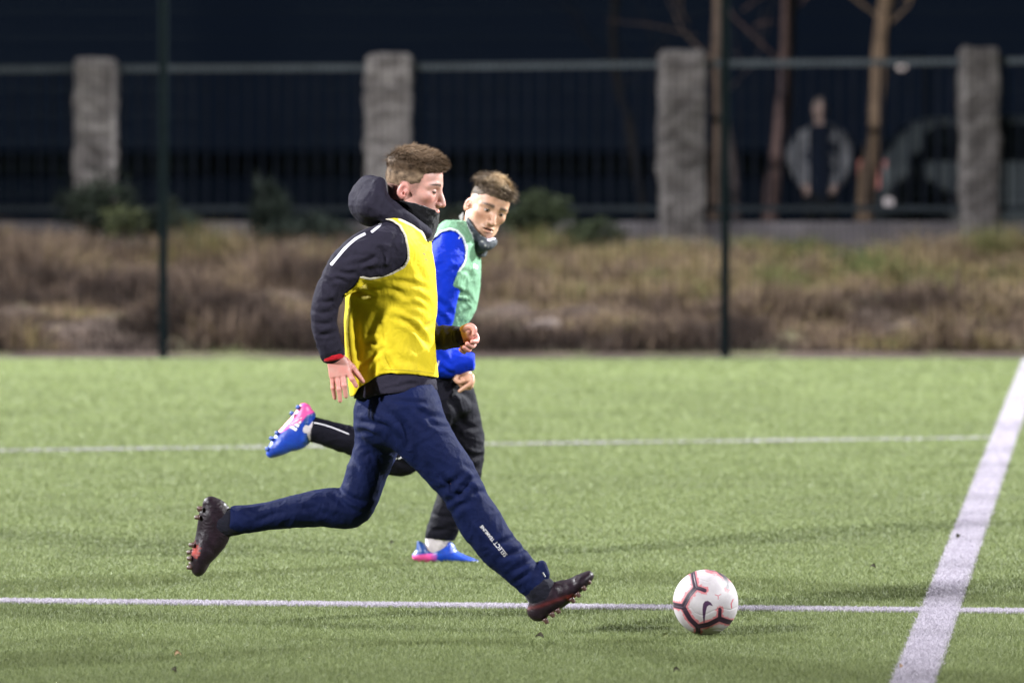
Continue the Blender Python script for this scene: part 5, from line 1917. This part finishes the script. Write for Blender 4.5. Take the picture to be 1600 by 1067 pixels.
# ================================================================== the onlooker
def onlooker():
    D = 45.0
    root = empty('person', (P(1283, 0, D)[0], D, .45), 'person in pale open jacket with hands in pockets standing behind the railing', 'person')
    skin = plain('onlooker_skin', (.46, .33, .29), .6, .1)
    ch = lambda rows: chain(rows, D)
    s = D / F
    zf = lambda z: YH + (H - z) * F / D         # height in metres -> row
    f = Field(axis(P(1225, 0, D)[0], P(1342, 0, D)[0], .012), axis(D - .32, D + .32, .012), axis(.44, P(0, 148, D)[2], .012))
    f.ball(P(1282, 171, D), (.080, .098, .118), 0)
    f.ball(P(1282, 179, D - .02), (.062, .075, .092), .02)
    f.ball(P(1282, 176, D - .105), (.016, .018, .022), .02)
    for x in (1270.5, 1293.5):
        f.ball(P(x, 175, D), (.012, .018, .028), .01)
    f.loft(ch([(1282, 188, 0, .055), (1283, 202, 0, .065)]), .03)
    f.loft(edges([(1258, 210, 1308, 210, 0, .10), (1255, 240, 1311, 240, 0, .12), (1262, 285, 1304, 285, 0, .11), (1262, 305, 1304, 305, 0, .12)], D), .04)
    for sg in (-1, 1):
        X = lambda v: 1283 + sg * v
        f.loft(ch([(X(27), 214, 0, .06), (X(44), 246, .02, .045), (X(30), 285, -.06, .035), (X(24), 292, -.09, .032)]), .03)
        f.loft(ch([(X(15), 300, 0, .085), (X(16), zf(.95), 0, .06), (X(17), zf(.54), .02, .042)]), .03)
        f.loft([(*P(X(17), zf(.50), D + .02), .04, .04), (*P(X(19), zf(.48), D - .14), .035, .04)], .02)
        for k in range(4):
            f.loft(ch([(X(24 - k * 2.2), 293, -.11, .010), (X(21 - k * 2.2), 300, -.12, .009), (X(19 - k * 2), 304, -.11, .008)]), .004)
        f.loft(ch([(X(20), 290, -.12, .012), (X(15), 296, -.13, .009)]), .004)
    V, Q = f.mesh(2)
    body = garment('body', V, Q, skin, root)
    h = Field(axis(P(1262, 0, D)[0], P(1304, 0, D)[0], .008), axis(D - .14, D + .16, .008), axis(P(0, 195, D)[2], P(0, 148, D)[2], .008))
    h.ball(P(1282, 170, D + .008), (.083, .101, .121), 0)
    h.ball(P(1282, 183, D - .06), (.11, .085, .085), .01, 'cut')
    V, Q = h.mesh(2)
    V = V + vnormals(V, Q) * (.006 * fbm(V * 60, 2))[:, None]
    garment('hair', V, Q, plain('grey_hair', (.26, .22, .20), .7, .3, 90), body)
    # dark sweater, pale jacket open over it, dark trousers, shoes
    f = Field(axis(P(1228, 0, D)[0], P(1340, 0, D)[0], .012), axis(D - .34, D + .34, .012), axis(P(0, 318, D)[2], P(0, 194, D)[2], .012))
    f.loft(edges([(1262, 306, 1304, 306, 0, .125), (1254, 240, 1312, 240, 0, .13), (1260, 208, 1306, 208, 0, .11), (1272, 197, 1294, 197, 0, .075)], D), 0)
    V, Q = f.mesh(2)
    garment('sweater', folds(V, Q, [], (.004, 9, (1, 1, 1))), Q, cloth('navy_sweater', (.012, .018, .035), .8), root)
    f = Field(axis(P(1224, 0, D)[0], P(1344, 0, D)[0], .010), axis(D - .34, D + .34, .012), axis(P(0, 322, D)[2], P(0, 192, D)[2], .012))
    f.loft(edges([(1256, 298, 1310, 298, .02, .14), (1252, 240, 1314, 240, .02, .145), (1258, 210, 1308, 210, .02, .125), (1270, 200, 1296, 200, .03, .08)], D), 0)
    for sg in (-1, 1):
        X = lambda v: 1283 + sg * v
        f.loft(ch([(X(27), 215, .01, .085), (X(41), 240, .03, .080), (X(38), 262, 0, .072), (X(29), 284, -.06, .058)]), .05)
    f.func(lambda X, Y, Z: np.maximum(np.abs(X - P(1282, 0, D)[0]) - .085, Y - D - .02 + 0 * Z))
    V, Q = f.mesh(2)
    garment('jacket', folds(V, Q, [], (.008, 8, (1, 1, .7)), 3), Q, cloth('pale_jacket', (.21, .214, .235), .7, .1), root)
    f = Field(axis(P(1240, 0, D)[0], P(1326, 0, D)[0], .012), axis(D - .2, D + .2, .012), axis(.5, P(0, 290, D)[2], .012))
    f.loft(edges([(1260, 300, 1306, 300, 0, .125), (1260, 315, 1306, 315, 0, .12)], D), 0)
    for sg in (-1, 1):
        X = lambda v: 1283 + sg * v
        f.loft(ch([(X(14), 312, 0, .10), (X(16), zf(.95), 0, .075), (X(17), zf(.56), .02, .065)]), .03)
    V, Q = f.mesh(2)
    garment('trousers', folds(V, Q, [], (.006, 8, (1, 1, .7)), 5), Q, cloth('dark_trousers', (.015, .017, .02), .8), root)
    for sg in (-1, 1):
        f = Field.box(P(1283 + sg * 18, zf(.5), D) - .26, P(1283 + sg * 18, zf(.5), D) + .26, .01)
        f.loft([(*P(1283 + sg * 17, zf(.5), D + .06), .045, .05), (*P(1283 + sg * 18.5, zf(.49), D - .08), .048, .05), (*P(1283 + sg * 19, zf(.48), D - .16), .038, .045)], 0)
        V, Q = f.mesh(2)
        garment('shoe', V, Q, plain('black_shoe', (.02, .02, .02), .5), root)


onlooker()


# ================================================================== the parked car
def car():
    D = 47.0
    x0 = P(1364, 0, D)[0]
    z0 = .45
    root = empty('parked_car', (x0 + 2.1, D, z0), 'grey hatchback parked behind the railing with a lit red rear lamp', 'car')
    paint = plain('car_paint', (.11, .13, .14), .4, .08, 3, .1)
    glass = plain('dark_glass', (.010, .013, .016), .08, .05, 2)
    black = plain('black_rubber', (.015, .015, .016), .8, .2)
    L, Wd = 4.15, 1.72
    prof = [(.0, .38), (.02, .62), (.05, .86), (.10, .98), (.30, 1.24), (.52, 1.42), (.80, 1.475), (1.5, 1.50), (2.1, 1.46), (2.55, 1.30), (3.05, 1.00), (3.7, .88), (4.05, .74), (4.15, .55), (4.14, .36), (4.0, .22), (.15, .22)]
    Yc = D + Wd / 2
    f = Field(axis(-.06, L + .06, .022), axis(-Wd / 2 - .06, Wd / 2 + .06, .022), axis(.14, 1.58, .022))

    def body(X, Y, Z):
        d = poly_sdf(X, Z, prof)
        tuck = np.clip((Z - .92) / .55, 0, 1) * .26 + np.clip((.45 - Z) / .3, 0, 1) * .06
        e = np.abs(Y) - (Wd / 2 - tuck - .05 * np.abs((X - L / 2) / (L / 2)) ** 4)
        k = .10
        h = np.maximum(k - np.abs(d - e), 0) / k
        return np.maximum(d, e) + h * h * k * .25
    f.func(body, op='add')
    for wx in (.78, 3.36):
        f.func(lambda X, Y, Z: np.maximum(np.hypot(X - wx, Z - .30) - .355, .56 - np.abs(Y) + 0 * X), k=.02)
    V, Q = f.mesh(2)
    to = lambda V: V + np.array([x0, Yc, z0])
    garment('body', to(V), Q, paint, root)
    tuckf = lambda z: Wd / 2 - np.clip((z - .92) / .55, 0, 1) * .26

    def pane(nm, poly, side):
        bm = bmesh.new()
        vs = [bm.verts.new((x0 + x, Yc + side * (tuckf(z) + .004 - .05 * abs((x - L / 2) / (L / 2)) ** 4), z0 + z)) for x, z in poly]
        bm.faces.new(vs)
        bmesh.ops.solidify(bm, geom=bm.faces[:], thickness=.012)
        bm_obj(nm, bm, glass, root)
    for sd in (-1, 1):
        pane('side_window', [(.48, .98), (1.05, .98), (1.05, 1.38), (.72, 1.38), (.60, 1.30)], sd)
        pane('side_window', [(1.10, .98), (1.90, .98), (1.86, 1.40), (1.10, 1.40)], sd)
        pane('side_window', [(1.96, .98), (2.85, .98), (2.50, 1.24), (2.20, 1.38), (1.93, 1.39)], sd)
    for nm, (xa, za), (xb, zb), wd in (('rear_window', (.105, 1.02), (.44, 1.36), .58), ('windscreen', (2.98, 1.06), (2.42, 1.36), .60)):
        bm = bmesh.new()
        dn = Vector((zb - za, 0, -(xb - xa))).normalized() * (.016 if xa > 1 else -.016)
        vs = [bm.verts.new(Vector((x0 + x, Yc + y, z0 + z)) + dn) for x, z, y in ((xa, za, -wd), (xa, za, wd), (xb, zb, wd - .06), (xb, zb, -wd + .06))]
        bm.faces.new(vs)
        bmesh.ops.solidify(bm, geom=bm.faces[:], thickness=.01)
        bm_obj(nm, bm, glass, root)
    for wx in (.78, 3.36):
        for sd in (-1, 1):
            y = Yc + sd * (Wd / 2 - .11)
            bm = bmesh.new()
            n = 28
            prof_t = [(-.10, .20), (-.10, .29), (-.07, .315), (.07, .315), (.10, .29), (.10, .20)]
            rings = [[bm.verts.new((x0 + wx + r * math.cos(a), y + dy, z0 + .315 + r * math.sin(a))) for a in [2 * math.pi * k / n for k in range(n)]] for dy, r in prof_t]
            for a, b in zip(rings, rings[1:] + rings[:1]):
                for k in range(n):
                    bm.faces.new((a[k], a[(k + 1) % n], b[(k + 1) % n], b[k]))
            w = bm_obj('wheel', bm, black, root, smooth=True)
            bm = bmesh.new()
            bmesh.ops.create_cone(bm, cap_ends=True, segments=24, radius1=.20, radius2=.20, depth=.06, matrix=Matrix.Translation((x0 + wx, y + sd * .05, z0 + .315)) @ Matrix.Rotation(R(90), 4, 'X'))
            for k in range(5):
                a = 2 * math.pi * k / 5
                bm_tube(bm, [(x0 + wx, y + sd * .09, z0 + .315), (x0 + wx + .19 * math.cos(a), y + sd * .085, z0 + .315 + .19 * math.sin(a))], .022, 6)
            bm_obj('rim', bm, plain('alloy', (.28, .29, .30), .35, .1, 20, .8), w)
    lit = NT('lit_tail_lamp')
    lit.base((.4, .13, .11))
    lit.b.inputs['Emission Color'].default_value = (1, .42, .38, 1)
    lit.b.inputs['Emission Strength'].default_value = .32
    wl = NT('lit_white_lamp')
    wl.base((.8, .78, .78))
    wl.b.inputs['Emission Color'].default_value = (1, .9, .93, 1)
    wl.b.inputs['Emission Strength'].default_value = .5
    for sd in (-1, 1):
        bm = bmesh.new()
        bm_box(bm, (x0 - .02, Yc + sd * .74 - .07, z0 + .68), (x0 + .16, Yc + sd * .74 + .09, z0 + .99), .03)
        bm_obj('tail_lamp', bm, lit.m, root)
        bm = bmesh.new()
        bmesh.ops.create_uvsphere(bm, u_segments=16, v_segments=10, radius=.055, matrix=Matrix.Translation((x0 + (.17 if sd < 0 else -.01), Yc + sd * (.86 if sd < 0 else .3), z0 + (.53 if sd < 0 else .55))))
        bm_obj('reversing_lamp', bm, wl.m, root, smooth=True)
    for nm, a, b in (('rear_bumper', (-.07, -.80, .30), (.10, .80, .58)), ('front_bumper', (L - .08, -.78, .28), (L + .06, .78, .54))):
        bm = bmesh.new()
        bm_box(bm, (x0 + a[0], Yc + a[1], z0 + a[2]), (x0 + b[0], Yc + b[1], z0 + b[2]), .05, 3)
        bm_obj(nm, bm, paint, root)
    bm = bmesh.new()
    bm_box(bm, (x0 + 2.62, Yc - Wd / 2 - .17, z0 + .97), (x0 + 2.74, Yc - Wd / 2 + .04, z0 + 1.10), .03)
    bm_obj('wing_mirror', bm, paint, root)


car()


def far_lamp():
    D = 80.0
    c = P(1408, 105, D)
    root = empty('street_lamp', (c[0], D, .4), 'tiny distant street lamp glowing between the trees and the rightmost pillar', 'street lamp')
    bm = bmesh.new()
    bm_tube(bm, [(c[0] + .5, D, .4), (c[0] + .5, D, c[2] + .1), (c[0] + .35, D, c[2] + .22), (c[0], D, c[2] + .16)], [.05, .035, .03, .025], 8)
    bm_obj('pole', bm, plain('lamp_pole', (.03, .03, .03), .6), root)
    m = NT('lamp_glow')
    m.b.inputs['Emission Color'].default_value = (1, .85, .8, 1)
    m.b.inputs['Emission Strength'].default_value = .8
    bm = bmesh.new()
    bmesh.ops.create_uvsphere(bm, u_segments=12, v_segments=8, radius=.06, matrix=Matrix.Translation(Vector(c)) @ Matrix.Diagonal((1.5, 1, .7, 1)))
    bm_obj('lamp_head', bm, m.m, root, smooth=True)


far_lamp()

# ================================================================== night sky, floodlights, camera
w = bpy.data.worlds.new('World')
SC.world = w
w.use_nodes = True
bg_ = w.node_tree.nodes['Background']
bg_.inputs['Color'].default_value = (.25, .41, .82, 1)
bg_.inputs['Strength'].default_value = .0165


def floodlight(az_x, az_y, dist, elev, power, col, target=(0, 15.5, .8), cone=70, size=.35):
    l = bpy.data.lights.new('floodlight', 'SPOT')
    l.energy = power
    l.color = col
    l.spot_size = R(cone)
    l.spot_blend = .6
    l.shadow_soft_size = size
    o = bpy.data.objects.new('floodlight', l)
    COL.objects.link(o)
    h = math.hypot(az_x, az_y)
    p = Vector((target[0] + az_x / h * dist, target[1] + az_y / h * dist, dist * math.tan(R(elev))))
    o.location = p
    o.rotation_euler = (Vector(target) - p).to_track_quat('-Z', 'Y').to_euler()
    return o


floodlight(-.74, -.67, 30, 27, 88000, (.98, .98, 1), (-2.6, 18, .6), 52, 1.0)
floodlight(.84, -.54, 30, 28, 64000, (.98, .98, 1), (0, 17.5, .6), 46, 1.0)
floodlight(.97, .22, 28, 34, 285000, (.97, .99, 1), (0, 27, .6), 47, .9)
floodlight(-.96, .28, 28, 34, 285000, (.97, .99, 1), (0, 27, .6), 47, .9)

cam = bpy.data.cameras.new('camera')
cam.sensor_width = 36
cam.lens = F / 1600 * 36
cam.shift_y = (YH - HH / 2) / 1600
cam.clip_start = .5
cam.clip_end = 2000
cam.dof.use_dof = True
cam.dof.focus_distance = 14.85
cam.dof.aperture_fstop = 2.45
co = bpy.data.objects.new('camera', cam)
COL.objects.link(co)
co.location = (0, 0, H)
co.rotation_euler = (R(90), 0, 0)
SC.camera = co
SC.view_settings.view_transform = 'Standard'
SC.view_settings.look = 'None'
SC.view_settings.exposure = 0
SC.view_settings.gamma = 1
